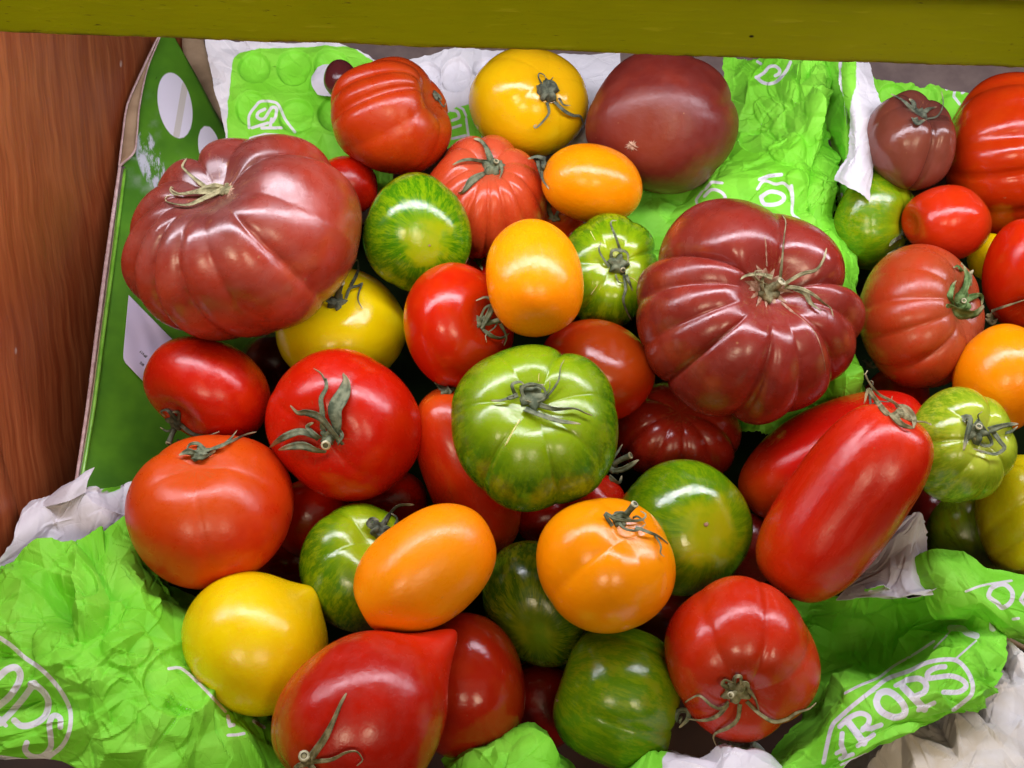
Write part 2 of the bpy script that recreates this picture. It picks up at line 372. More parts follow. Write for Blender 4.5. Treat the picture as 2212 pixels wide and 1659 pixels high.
def sheet(name, grid, mats, step=.0008, crumple=(0, 0, 0), seed=1, ink=(), green=None, dim=(), thick=.0004, jag=0.0,
          parent=None, absd=False, extra=None, smooth=True, flip=False):
    g = np.asarray(grid, float)            # rows x cols x (px, py, offset behind the heap's mean surface)
    d = g[..., 2] if absd else base_d(g[..., 1]) + g[..., 2]
    c3 = PA(g[..., 0], g[..., 1], d)
    lu = np.linalg.norm(np.diff(c3, axis=0), axis=-1).sum(0).mean(); lv = np.linalg.norm(np.diff(c3, axis=1), axis=-1).sum(1).mean()
    nu, nv = max(int(lu/step)+2, len(g)), max(int(lv/step)+2, g.shape[1])
    full = np.concatenate([g[..., :2], d[..., None]], -1)
    q = cr1(cr1(full, nu, 0), nv, 1); px, py, dd = q[..., 0], q[..., 1], q[..., 2]
    u, v = np.linspace(0, lu, nu), np.linspace(0, lv, nv)
    if jag:                                # torn edges
        rg = np.random.default_rng(seed+77)
        def rough(n, L):
            k = max(int(L/.004), 3); x = np.interp(np.linspace(0, k-1, n), np.arange(k), rg.uniform(-1, 1, k))
            k2 = max(int(L/.0015), 3); return x + .4*np.interp(np.linspace(0, k2-1, n), np.arange(k2), rg.uniform(-1, 1, k2))
        wu = np.exp(-u/.006)[:, None]; wu2 = np.exp(-(lu-u)/.006)[:, None]; wv = np.exp(-v/.006)[None]; wv2 = np.exp(-(lv-v)/.006)[None]
        py = py + jag*(rough(nv, lv)[None]*wu + rough(nv, lv)[None]*wu2); jag *= .6; px = px + jag*(rough(nu, lu)[:, None]*wv + rough(nu, lu)[:, None]*wv2)
    w = PA(px, py, dd)
    nrm = np.cross(np.gradient(w, axis=0), np.gradient(w, axis=1)); nrm /= np.linalg.norm(nrm, axis=-1, keepdims=True) + 1e-12
    if ((nrm*(CAM-w)).sum(-1)).mean() < 0: nrm = -nrm; rev = True
    else: rev = False
    h = np.zeros((nu, nv))
    for sc, am, k in zip((.048, .019, .0080), (crumple[0], crumple[1]*1.25, crumple[2]*.62), (0, 0, 0)):
        if am: h += soft(facets(u, v, sc, am, seed*13+k), k)
    if crumple[1]:                         # sharp pinched creases
        rc = np.random.default_rng(seed+300); U, Vv = u[:, None], v[None, :]
        for _ in range(int(lu*lv/.00012)):
            cu, cv, an, ln = rc.uniform(0, lu), rc.uniform(0, lv), rc.uniform(0, math.pi), rc.uniform(.004, .016)
            am, wd, sg = crumple[1]*rc.uniform(.12, .42), rc.uniform(.0012, .0042), rc.choice([-1, 1])
            i0, i1 = np.searchsorted(u, [cu-ln-wd, cu+ln+wd]); j0, j1 = np.searchsorted(v, [cv-ln-wd, cv+ln+wd])
            if i0 >= i1 or j0 >= j1: continue
            a_ = (U[i0:i1]-cu)*math.cos(an) + (Vv[:, j0:j1]-cv)*math.sin(an); b_ = -(U[i0:i1]-cu)*math.sin(an) + (Vv[:, j0:j1]-cv)*math.cos(an)
            b_ = b_ + .25*a_*a_/ln*rc.uniform(-1, 1)
            tp = np.clip(1-np.abs(a_)/ln, 0, 1)**.6
            h[i0:i1, j0:j1] += sg*am*tp*np.where(b_ > 0, np.clip(1-b_/wd, 0, 1), np.clip(1+b_/max(wd*.3, .0009), 0, 1))
    for x, y, r, dep in dim:               # round dents and bulges left by packed fruit
        rr = np.hypot(px-x, py-y)/r; h += dep*(.30*np.clip((1.05-rr)/.12, 0, 1) + .75*np.clip(1-rr*rr, 0, 1)**.7)
    w = w + nrm*h[..., None]
    qx, qy, _ = proj(w)
    idx = np.arange(nu*nv).reshape(nu, nv)
    f = np.stack([idx[:-1, :-1], idx[:-1, 1:], idx[1:, 1:], idx[1:, :-1]], -1).reshape(-1, 4)
    if not rev: pass
    n0 = np.cross(w[1, 0]-w[0, 0], w[0, 1]-w[0, 0])
    ff = f[:, ::-1] if (((np.cross(w[:-1, 1:]-w[:-1, :-1], w[1:, :-1]-w[:-1, :-1])*nrm[:-1, :-1]).sum(-1)).mean() < 0) else f
    back = w - nrm*thick
    V = np.concatenate([w.reshape(-1, 3), back.reshape(-1, 3)]); N = nu*nv
    rim = []
    per = list(idx[0, :]) + list(idx[1:, -1]) + list(idx[-1, -2::-1]) + list(idx[-2:0:-1, 0])
    for a, b in zip(per, per[1:]+per[:1]): rim.append((a, b, b+N, a+N))
    F = np.concatenate([ff, ff[:, ::-1]+N, np.array(rim)])
    mi = np.concatenate([np.zeros(len(ff)), np.ones(len(ff)), np.ones(len(rim))*(2 if len(mats) > 2 else 1)])
    two = lambda a: np.concatenate([a.ravel(), a.ravel()])
    at = {'dc': np.concatenate([np.stack([px/1000, py/1000, np.zeros_like(px)], -1).reshape(-1, 3)]*2),
          'ink': two(sdf_lines(qx, qy, ink)), 'grn': two(sdf_poly(px, py, green) if green else np.full(px.shape, 50.))}
    for k, fn in (extra or {}).items(): at[k] = two(fn(px, py))
    o = newmesh(name, V, F, list(mats), parent, smooth, mi, at)
    SH[o.name] = (px, py, (w-CAM) @ FWD)
    return o
def on_sheet(o, px, py, lift=.0008):
    X, Y, Dp = SH[o.name]; k = np.argmin((X-px)**2 + (Y-py)**2); return Dp.ravel()[k] - lift
def strip(name, left, right, mat, parent, thick=.001, step=.004, seed=3, cr=(0, 0, 0)):
    return sheet(name, [[a, b] for a, b in zip(left, right)], [mat, mat], step=step, parent=parent, thick=thick, absd=True, crumple=cr, seed=seed)

# ------------------------------------------------------------------ the setting
n = 60
ct = newmesh('counter', [(-3, -3, -.19), (3, -3, -.19), (3, 3, -.19), (-3, 3, -.19)], [(0, 1, 2, 3)], M_TABLE)
tag(ct, 'dark wooden counter under the crates', None, None, 'structure')

# wooden side panel, a plane running away from the viewer at x = -0.28
wp = thing('wooden_side_panel', 'varnished red-brown wooden panel beside the green crate wall, pale specks on it', 'panel', (0, 0, 0))
def xw(px, X): return X*FPX/(px - W/2)
pl = sheet('plank', [[(x, y, xw(x, -.28)) for x in (-160, -60, 60, 160, 250, 330, 400)] for y in (30, 400, 800, 1100, 1420)],
           [M_WOOD, M_WOOD], step=.012, parent=wp, absd=True, thick=.012)
sheet('plank', [[(x, y, xw(x, -.2745)) for x in (-200, -110 + (y-960)*.14, (y-960)*.27)] for y in (700, 900, 1000, 1100, 1250, 1420)],
      [M_WOOD, M_KRAFT], step=.01, parent=wp, absd=True, thick=.0022)

# olive painted shelf edge across the top
sb = thing('shelf_board', 'olive green painted shelf edge with chipped lower rim above the tomatoes', 'shelf edge', (0, 0, 0))
def shelf():
    a, b = P(-260, 70, .375), P(2472, 167, .350); L = np.linalg.norm(b-a); t = (b-a)/L
    up = np.array([0, -.10, 1.0]); up -= t*(up @ t); up /= np.linalg.norm(up); out = np.cross(t, up); out = out if out[1] < 0 else -out
    prof = []                              # (height, outward) down the front, round the chipped edge, under and up the back
    for hgt in np.linspace(.062, .004, 16): prof.append((hgt, 0))
    for k in range(1, 6): an = k/5*math.pi/2; prof.append((.004-.004*math.sin(an), -.004*(1-math.cos(an))))
    for x in (-.008, -.013, -.018): prof.append((0, x))
    prof.append((.062, -.018))
    m = 260; rg = np.random.default_rng(5); k = len(prof)
    sm = lambda q: np.interp(np.linspace(0, q-1, m), np.arange(q), rg.uniform(-1, 1, q))
    e1, e2, e3 = sm(26), sm(90), sm(200); V, A = [], []
    for i in range(m):
        s = i/(m-1)
        for hgt, o in prof:
            wgt = math.exp(-max(hgt, 0)/.004)
            hh = hgt + wgt*(.0005*e1[i] + .0004*e2[i] + .00035*e3[i])
            V.append(a + t*(L*s) + up*hh + out*(o + wgt*.0004*e2[i])); A.append((L*s, hgt + .3*o, max(hgt, 0)))
    F = [(i*k+j, i*k+(j+1) % k, (i+1)*k+(j+1) % k, (i+1)*k+j) for i in range(m-1) for j in range(k)]
    newmesh('front_board', V, F, M_OLIVE, sb, attrs={'dc': np.array(A)})
    # lip added out of view, only to shade the top of the face
    o0 = a + up*.0410 + out*.0
    V2 = [o0 + t*(L*s) + up*h2 + out*o2 for s in (0, 1) for h2, o2 in ((0, -.002), (0, .012), (.002, .014), (.02, .014), (.02, -.002))]
    F2 = [(j, (j+1) % 5, 5+(j+1) % 5, 5+j) for j in range(5)]
    newmesh('shade_lip', V2, F2, M_OLIVE, sb, smooth=False, attrs={'dc': np.array([(L*s, q*.01, .05) for s in (0, 1) for q in range(5)])})
shelf()

# ------------------------------------------------------------------ left crate
cr = thing('fruit_crate', 'green printed cardboard crate with white ovals on its side wall by the wooden panel', 'crate', (0, 0, 0), 'cardboard fruit crates')
Lf = [(345, 78), (318, 150), (300, 230), (291, 326), (264, 366), (242, 540), (218, 720), (197, 880), (172, 1030), (160, 1110)]
Rt = [(376, 78), (428, 170), (478, 262), (540, 350), (620, 450), (620, 620), (560, 800), (470, 960), (390, 1090), (380, 1180)]
dl = [.812, .792, .771, .748, .738, .702, .672, .645, .622, .612]
grid = []
for (a, b), (c_, d_), q in zip(Lf, Rt, dl):
    grid.append([(a+(c_-a)*s, b+(d_-b)*s, q + (.010 + .050*min(1, (c_-a)/300))*s) for s in (0, .1, .3, .6, 1)])
txt = [([(336+ -1.2*k + (k % 2)*3, 163+5.2*k), (341-1.2*k - (k % 3), 166+5.2*k)], 1.2) for k in range(10)]
wall = sheet('side_wall', grid, [M_CRATE, M_KRAFT], step=.003, parent=cr, absd=True, thick=.003, ink=txt,
    extra={'spot': lambda x, y: np.minimum(sdf_ell(x, y, 378, 228, 72, 36, 79), sdf_ell(x, y, 452, 320, 49, 23, 80)),
           'scuf': lambda x, y: sdf_ell(x, y, 325, 347, 70, 27, 72),
           'tape': lambda x, y: sdf_lines(x, y, [([(400, 182), (381, 293)], 7), ([(452, 330), (446, 365)], 8)])})
strip('corner_flap', [(344, 76, .805), (308, 150, .788), (276, 226, .766), (266, 290, .752), (257, 357, .738)],
      [(347, 76, .806), (319, 150, .789), (303, 226, .768), (297, 290, .754), (290, 327, .742)], M_KRAFT, cr)
strip('cut_edge', [(346, 76, .803), (317, 150, .786), (301, 226, .765), (294.5, 290, .751), (287.5, 328, .739), (256, 358, .736)],
      [(349, 76, .804), (320, 150, .787), (304, 226, .766), (298, 290, .752), (291.5, 330, .740), (259, 362, .737)], M_KRAFTP, cr, .0006, .0012, 7, (0, 0, .0002))
strip('cut_edge', [(341, 76, .8035), (305, 150, .7865), (273, 226, .7645), (263, 290, .7505), (255, 357, .7365)],
      [(345, 76, .8035), (310, 150, .7865), (277, 226, .7645), (267, 290, .7505), (259, 358, .7365)], M_KRAFTP, cr, .0006, .0012, 8, (0, 0, .0002))
strip('outer_edge', [(256, 356, .7355), (229, 540, .7005), (205, 720, .6705), (185, 880, .6435), (160, 1045, .617)],
      [(262, 358, .7355), (236, 540, .7005), (212, 720, .6705), (191, 880, .6435), (166, 1045, .617)], M_KRAFTP, cr, .002)
strip('edge_gap', [(261, 358, .7385), (235, 540, .7035), (211, 720, .6735), (190, 880, .6465), (165, 1045, .620)],
      [(270, 360, .7385), (246, 540, .7035), (222, 720, .6735), (201, 880, .6465), (176, 1045, .620)], M_GREYBOARD, cr, .002)
def tube(name, pts, rad, mat, parent, k=10, seg=40, caps=True):
    p = crom(pts, seg); r = np.interp(np.linspace(0, 1, seg), np.linspace(0, 1, len(rad)), rad) if hasattr(rad, '__len__') else np.full(seg, rad)
    t = np.gradient(p, axis=0); t /= np.linalg.norm(t, axis=1)[:, None] + 1e-12
    ref = np.array([.31, -.52, .79]); a = np.cross(t, ref); a /= np.linalg.norm(a, axis=1)[:, None] + 1e-12; b = np.cross(t, a)
    an = np.linspace(0, 2*math.pi, k, endpoint=False)
    V = (p[:, None] + r[:, None, None]*(np.cos(an)[None, :, None]*a[:, None] + np.sin(an)[None, :, None]*b[:, None])).reshape(-1, 3)
    F = [(i*k+j, i*k+(j+1) % k, (i+1)*k+(j+1) % k, (i+1)*k+j) for i in range(seg-1) for j in range(k)]
    if caps: F += [tuple(range(k))[::-1], tuple(range((seg-1)*k, seg*k))]
    return newmesh(name, V, F, mat, parent)
M_FOLD = flatcol('glossy_green_fold', '#6AAE2C', '#8CCB4A', 80, .3, .05, .6)
tube('folded_rim', [P(x+6, y, q-.001) for (x, y), q in zip(Lf[4:], dl[4:])], .0011, M_FOLD, cr)
# white address sticker stuck on the side wall
def stick():
    rows = [(278, 637), (275, 670), (271, 715), (266.6, 768), (270, 783)]
    gr = []
    for i, (x, y) in enumerate(rows):
        r = []
        for s in (0, .25, .5, .75, 1):
            X, Y = x + 120*s, y + 122*s
            r.append((X, Y, on_sheet(wall, X, Y, .0035)))
        gr.append(r)
    LET = {'S': [(4, 6, 1, 6, 0, 5, 1, 3.4, 3, 3, 4, 1.6, 3, 0, 0, 0)], 'A': [(0, 0, 2, 6, 4, 0), (.8, 2.2, 3.2, 2.2)], 'B': [(0, 0, 0, 6, 3, 6, 3.6, 4.6, 3, 3.2, 0, 3.2), (3, 3.2, 4, 1.6, 3, 0, 0, 0)],
           'P': [(0, 0, 0, 6, 3, 6, 4, 4.6, 3, 3, 0, 3)], '4': [(3, 0, 3, 6, 0, 2, 4, 2)], '1': [(1, 5, 2.4, 6, 2.4, 0)], '7': [(0, 6, 4, 6, 1.6, 0)]}
    ink = []
    for s, (x0, y0), r, sz in (('BP417', (318, 769), (-.74, -.67), .72), ('SAS', (312, 788), (-.74, -.67), .72)):
        up = (r[1], -r[0])
        for i, ch in enumerate(s):
            for st in LET[ch]:
                ps = [(x0 + sz*((st[k]+i*5.6)*r[0]*.95 + st[k+1]*up[0]*1.1), y0 + sz*((st[k]+i*5.6)*r[1]*.95 + st[k+1]*up[1]*1.1)) for k in range(0, len(st), 2)]
                ink.append((ps, .75))
    sheet('sticker', gr, [M_STICK, M_STICK], step=.0005, parent=cr, absd=True, thick=.0003, ink=ink)
stick()
sheet('back_wall', [[(x, y, .15) for x in (500, 800, 1300, 1800)] for y in (40, 150, 300, 480)], [M_GREYBOARD, M_KRAFT], step=.02, parent=cr, thick=.004)
strip('corner_post', [(393, 70, .86), (395, 110, .85), (410, 160, .84), (450, 225, .825), (484, 310, .81)],
      [(437, 70, .865), (449, 125, .85), (468, 185, .835), (490, 255, .82), (512, 330, .805)], M_KRAFT, cr, .004)
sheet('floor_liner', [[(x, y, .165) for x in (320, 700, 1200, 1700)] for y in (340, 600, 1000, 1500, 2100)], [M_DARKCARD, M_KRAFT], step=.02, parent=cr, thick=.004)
# ------------------------------------------------------------------ right crate
cr2 = thing('fruit_crate', 'dark cardboard crate at the picture edge holding the tomatoes beyond the paper ridge', 'crate', (0, 0, 0), 'cardboard fruit crates')
sheet('back_wall', [[(x, y, .12) for x in (1740, 2000, 2400)] for y in (60, 200, 420)], [M_GREYBOARD, M_KRAFT], step=.02, parent=cr2, thick=.004)
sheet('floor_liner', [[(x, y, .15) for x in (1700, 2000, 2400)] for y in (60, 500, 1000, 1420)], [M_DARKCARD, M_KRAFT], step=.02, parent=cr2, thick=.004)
sheet('front_wall', [[(x, y+k, .03+.0*k) for x, y in ((2080, 1310), (2150, 1368), (2240, 1400), (2340, 1450))] for k in (-60, 6)], [M_FOLD, M_KRAFT], step=.01, parent=cr2, thick=.003)
tube('rim', [P(x, y, base_d(y)+.022) for x, y in ((2090, 1330), (2160, 1372), (2240, 1413), (2340, 1466))], .0014, M_KRAFT, cr2)
sheet('outer_wall', [[(x, y+k, .028+.0003*k) for x, y in ((2080, 1330), (2150, 1376), (2240, 1416), (2340, 1470))] for k in (0, 60, 130)], [M_BLACK, M_BLACK], step=.01, parent=cr2, thick=.003)

# ------------------------------------------------------------------ printed tissue
GP = 'sheets of green printed fruit tissue'
def tissue(label, grid, white=False, tan=False, **kw):
    mats = [M_PAPER, M_TISSUE] if not white else ([M_TAN, M_TAN] if tan else [M_TISSUE, M_TISSUE])
    if 'green' in kw and kw['green'] and white: mats = [M_PAPER, M_TISSUE]
    return tag(sheet('tissue_sheet', grid, mats, smooth=False, **kw), label, 'tissue paper', GP)
CR = (.0042, .0016, .0007)
# back left
tissue('green printed tissue with round dents lining the back corner beside the corner post',
    [[(440, 78, .062), (500, 84, .058), (620, 92, .056), (740, 94, .056), (830, 140, .06)],
     [(460, 180, .058), (530, 180, .054), (640, 185, .052), (740, 190, .054), (850, 200, .06)],
     [(488, 285, .055), (560, 285, .05), (650, 290, .05), (750, 290, .052), (850, 290, .06)],
     [(500, 420, .06), (580, 420, .06), (660, 420, .06), (760, 420, .06), (850, 420, .065)]],
    crumple=(.002, .0014, .0008), seed=4, jag=1.5,
    green=[(503, 128), (515, 108), (640, 101), (760, 98), (800, 128), (900, 200), (900, 480), (493, 480), (495, 300), (492, 225), (499, 180)],
    dim=[(548, 145, 34, -.006), (635, 145, 38, -.006), (718, 145, 38, -.006), (640, 250, 38, -.006), (724, 245, 38, -.006), (545, 235, 36, -.005)],
    ink=[(Z(1, 0, (-35, 1060), (-35, 960), (20, 880), (60, 842), (150, 842), (210, 872), (265, 990), (345, 1095)), 3.0),
         (Z(1, 0, (95, 905), (40, 935), (35, 975), (90, 985), (150, 895), (190, 900), (185, 965), (160, 1010)), 3.4),
         (Z(1, 0, (-10, 1060), (120, 1020)), 3.2), (Z(1, 0, (70, 1062), (235, 1060)), 3.2), (Z(1, 0, (150, 985), (140, 1060)), 3.2),
         (Z(1, 0, (-20, 1150), (100, 1118), (205, 1125)), 4.2)])
tissue('white torn patch of tissue with dents at the back behind the ribbed red tomato',
    [[(780, 150, .058), (880, 130, .058), (960, 110, .055), (1040, 106, .055), (1160, 118, .06), (1340, 110, .065)],
     [(780, 220, .056), (880, 200, .054), (960, 195, .052), (1040, 195, .052), (1160, 195, .056), (1340, 195, .06)],
     [(780, 330, .058), (880, 330, .056), (960, 320, .055), (1040, 320, .055), (1160, 320, .056), (1340, 320, .06)]],
    white=True, crumple=(.0015, .0010, .0005), seed=9, jag=1.5,
    green=[(950, 290), (960, 245), (985, 228), (1040, 222), (1040, 380), (950, 380)],
    dim=[(922, 165, 32, -.006), (985, 165, 33, -.006), (1050, 150, 28, -.005)],
    ink=[(Z(1, 0, (1640, 915), (1690, 925), (1705, 975), (1650, 1000)), 3.2), (Z(1, 0, (1665, 865), (1740, 905), (1765, 960)), 2.6),
         (Z(1, 0, (1640, 1065), (1720, 1040)), 3), (Z(1, 0, (1650, 1150), (1760, 1125)), 3), (Z(1, 0, (1765, 985), (1785, 1130)), 2.6)])
tissue('oval scrap of white tissue torn open around the dark plum tomato',
    [[(676, 165, .047), (690, 146, .045), (716, 140, .045), (745, 150, .047)],
     [(673, 182, .044), (690, 175, .042), (716, 172, .042), (745, 178, .045)],
     [(684, 205, .045), (700, 208, .044), (718, 210, .044), (745, 208, .047)]], white=True, crumple=(0, .0006, .0003), seed=3, jag=2)
# ridge between the crates
rows = [(110, 1560, 1792), (230, 1555, 1800), (350, 1480, 1812), (450, 1330, 1822), (560, 1320, 1836), (700, 1400, 1856), (830, 1560, 1866), (930, 1600, 1885)]
fr = (0, .28, .55, .78, .92, 1); ofs = (.062, .048, .026, .012, .014, .034)
tissue('crumpled green printed tissue draped over the ridge between the two crates',
    [[(l+(r-l)*s, y + (10 if s in (.28,) else 0), o + (.0 if y > 140 else .01)) for s, o in zip(fr, ofs)] for y, l, r in rows],
    crumple=(.0045, .0034, .0016), seed=21, jag=4,
    dim=[(1690, 190, 34, .004), (1632, 300, 34, -.006), (1700, 318, 40, .005), (1770, 230, 34, .004), (1740, 405, 40, .004), (1655, 235, 30, .003)],
    ink=[(Z(3, 0, (-10, 640), (60, 690), (150, 682), (232, 600), (275, 515)), 3.6), (Z(3, 0, (8, 635), (60, 600), (98, 555), (150, 550), (185, 580), (180, 610), (150, 628)), 3.6),
         (Z(3, 0, (0, 510), (30, 530)), 3), (Z(3, 0, (0, 1570), (55, 1500), (150, 1528), (220, 1520), (280, 1590), (292, 1700)), 3.2),
         (Z(3, 1, (30, 85), (110, 40), (200, 60), (222, 105), (160, 145), (60, 145), (30, 85)), 4.4), (Z(3, 1, (285, -10), (295, 100), (290, 220), (345, 270)), 3.2),
         (Z(3, 1, (20, -60), (100, -90), (200, -100)), 4),
         (Z(2, 1, (1640, 80), (1700, 25), (1780, 45), (1812, 100), (1720, 148), (1640, 140)), 3.4), (Z(2, 1, (1602, 210), (1570, 110), (1622, 40)), 2.8),
         (Z(2, 1, (1650, 20), (1700, -40), (1790, -30)), 3.0)])
tissue('dark fold of green tissue tucked behind the hanging white flap',
    [[(1772, 120, .036), (1800, 122, .02), (1822, 125, .012), (1850, 128, .02)],
     [(1776, 200, .040), (1804, 205, .022), (1826, 205, .010), (1856, 205, .02)],
     [(1782, 290, .046), (1810, 295, .024), (1830, 295, .010), (1860, 295, .02)],
     [(1800, 400, .05), (1816, 400, .03), (1836, 400, .018), (1866, 400, .03)],
     [(1812, 440, .05), (1826, 436, .034), (1850, 432, .022), (1875, 418, .03)]], crumple=(.002, .0012, .0006), seed=31, jag=3,
    ink=[(Z(3, 1, (760, -40), (800, 120)), 4), (Z(3, 1, (700, 60), (730, 180)), 2.5)])
tissue('white torn flap of tissue hanging over the ridge beside the brown tomato',
    [[(1815, 132, -.004), (1832, 134, -.010), (1850, 136, -.010), (1877, 136, .0)],
     [(1821, 195, -.006), (1836, 198, -.014), (1852, 198, -.014), (1887, 196, -.004)],
     [(1832, 265, -.010), (1848, 264, -.018), (1872, 260, -.018), (1911, 250, -.006)],
     [(1817, 332, -.010), (1838, 336, -.020), (1866, 334, -.020), (1899, 318, -.008)],
     [(1797, 387, -.004), (1820, 399, -.012), (1846, 412, -.014), (1877, 434, -.006)]],
    white=True, crumple=(.0018, .0013, .0006), seed=12, jag=2.5,
    green=[(1822, 120), (1846, 128), (1846, 190), (1838, 240), (1830, 262), (1824, 200)])
tissue('shaded green tissue behind the brown tomato under the shelf',
    [[(1860, 150, .060), (1912, 178, .056), (2000, 184, .056), (2080, 198, .06), (2260, 205, .062)],
     [(1860, 260, .058), (1930, 260, .054), (2000, 260, .056), (2080, 260, .06), (2260, 270, .062)],
     [(1860, 380, .06), (1930, 380, .06), (2000, 380, .06), (2080, 380, .065), (2260, 380, .07)]], crumple=(.002, .001, .0005), seed=44, jag=3,
    dim=[(1990, 215, 34, -.006), (2062, 235, 34, -.006), (1925, 215, 32, -.006)],
    ink=[(Z(3, 0, (1570, 740), (1610, 710)), 3), (Z(3, 0, (1640, 740), (1630, 800), (1680, 865)), 3), (Z(3, 0, (1700, 770), (1750, 730)), 3.4)])
# front left
tissue('white back of crumpled tissue folded over the crate corner beside the wooden panel',
    [[(80, 1098, .010), (120, 1073, .006), (170, 1058, .008), (215, 1063, .012), (287, 1040, .030)],
     [(30, 1158, -.012), (100, 1125, .000), (165, 1110, .004), (225, 1105, .008), (282, 1100, .030)],
     [(-40, 1250, -.024), (60, 1216, -.002), (150, 1196, .012), (230, 1172, .014), (290, 1155, .034)]],
    white=True, crumple=(.0032, .0026, .0012), seed=52, jag=2.5, green=[(216, 1068), (235, 1050), (258, 1040), (262, 1054), (250, 1060)])
tissue('pointed white corner of tissue standing up against the green crate wall',
    [[(150, 1041, .006), (172, 1026, .002), (202, 1008, .0)], [(120, 1064, .004), (158, 1050, -.004), (190, 1036, -.002)],
     [(84, 1100, .002), (140, 1086, -.006), (186, 1062, -.002)]], white=True, crumple=(.0012, .0008, .0004), seed=55, jag=1.0)
BLK = Z(0, 3, (0, 580), (100, 650), (200, 740), (330, 830), (450, 950), (540, 1080), (585, 1200), (575, 1350), (520, 1470), (430, 1550), (330, 1620), (200, 1600), (0, 1570))
tissue('large crumpled green tissue with white lettering over the front crate corner',
    [[(-50, 1262, -.030), (45, 1190, -.020), (150, 1166, -.014), (220, 1145, -.008), (266, 1120, .012), (285, 1120, .045)],
     [(-50, 1320, -.034), (70, 1285, -.028), (180, 1262, -.030), (262, 1240, -.018), (318, 1230, .012), (335, 1225, .05)],
     [(-50, 1400, -.03), (90, 1385, -.040), (200, 1365, -.040), (300, 1340, -.024), (372, 1325, .012), (395, 1325, .05)],
     [(-50, 1490, -.03), (90, 1475, -.044), (210, 1455, -.046), (330, 1440, -.032), (452, 1462, -.004), (490, 1470, .04)],
     [(-50, 1570, -.03), (90, 1565, -.042), (230, 1555, -.044), (370, 1545, -.034), (505, 1540, -.010), (580, 1545, .035)],
     [(-50, 1618, -.02), (90, 1648, -.036), (240, 1690, -.036), (400, 1700, -.03), (560, 1700, -.010), (660, 1700, .03)]],
    crumple=(.0050, .0042, .0018), seed=63, jag=1.0,
    dim=[(378, 1482, 72, -.007), (150, 1262, 62, -.006), (270, 1400, 52, .004), (120, 1390, 60, .004)],
    ink=[(BLK, 4.8), (Z(0, 3, (-60, 950), (0, 895), (60, 842), (130, 825), (168, 880), (150, 960), (80, 1065), (0, 1135), (-60, 1180)), 7.4),
         (Z(0, 3, (285, 955), (190, 1085), (90, 1200), (0, 1290)), 7.0), (Z(0, 3, (255, 960), (300, 975), (370, 1040), (402, 1120), (372, 1230), (280, 1295), (180, 1310), (118, 1265)), 7.0),
         (Z(0, 3, (-10, 1240), (50, 1310)), 4.5),
         (Z(0, 3, (500, 1320), (498, 1245), (445, 1225), (410, 1290), (420, 1400), (418, 1490), (350, 1562), (260, 1562), (208, 1510), (222, 1450)), 6.2),
         (Z(0, 3, (1400, 835), (1500, 832), (1620, 930), (1750, 1060), (1870, 1190)), 3.4), (Z(0, 3, (1890, 1230), (1905, 1310), (1940, 1300)), 4),
         (Z(0, 3, (1890, 1388), (1960, 1385), (2025, 1372)), 3.4), (Z(0, 3, (2105, 1270), (2190, 1322)), 4)])
tissue('shaded pocket of green tissue between the front left corner and the yellow tomato',
    [[(330, 1255, .052), (370, 1268, .045), (420, 1290, .06)], [(350, 1340, .045), (388, 1350, .036), (440, 1370, .055)],
     [(368, 1430, .04), (410, 1440, .03), (470, 1450, .05)], [(420, 1530, .04), (480, 1540, .03), (600, 1600, .045)]], crumple=(.002, .0012, .0006), seed=68)
# front middle
tissue('rounded lump of green tissue under the two lowest tomatoes',
    [[(972, 1655, .03), (1010, 1612, .022), (1060, 1592, .012), (1112, 1572, .010), (1165, 1573, .012), (1196, 1602, .02), (1245, 1665, .035)],
     [(965, 1690, .0), (1015, 1650, -.008), (1062, 1634, -.016), (1115, 1620, -.018), (1170, 1624, -.014), (1205, 1650, -.004), (1250, 1700, .015)],
     [(960, 1760, -.01), (1020, 1740, -.022), (1070, 1730, -.03), (1120, 1724, -.03), (1180, 1730, -.026), (1215, 1745, -.016), (1260, 1770, .0)]],
    crumple=(.0016, .0022, .0011), seed=71, jag=1.5)
tissue('white torn edge of tissue below the big calyx at the front',
    [[(1338, 1675, .02), (1414, 1634, .012), (1464, 1619, .008), (1532, 1611, .008), (1563, 1602, .010), (1600, 1597, .010), (1634, 1592, .012), (1690, 1650, .02)],
     [(1330, 1700, -.01), (1414, 1664, -.016), (1464, 1650, -.02), (1532, 1644, -.02), (1563, 1638, -.02), (1605, 1634, -.018), (1645, 1634, -.014), (1705, 1680, .0)],
     [(1330, 1770, -.03), (1414, 1740, -.036), (1464, 1730, -.036), (1532, 1720, -.036), (1563, 1720, -.036), (1610, 1720, -.034), (1660, 1720, -.03), (1720, 1740, -.02)]],
    white=True, crumple=(.002, .0026, .0013), seed=74, jag=2, green=[(1320, 1690), (1400, 1640), (1452, 1618), (1438, 1650), (1420, 1720), (1320, 1720)])
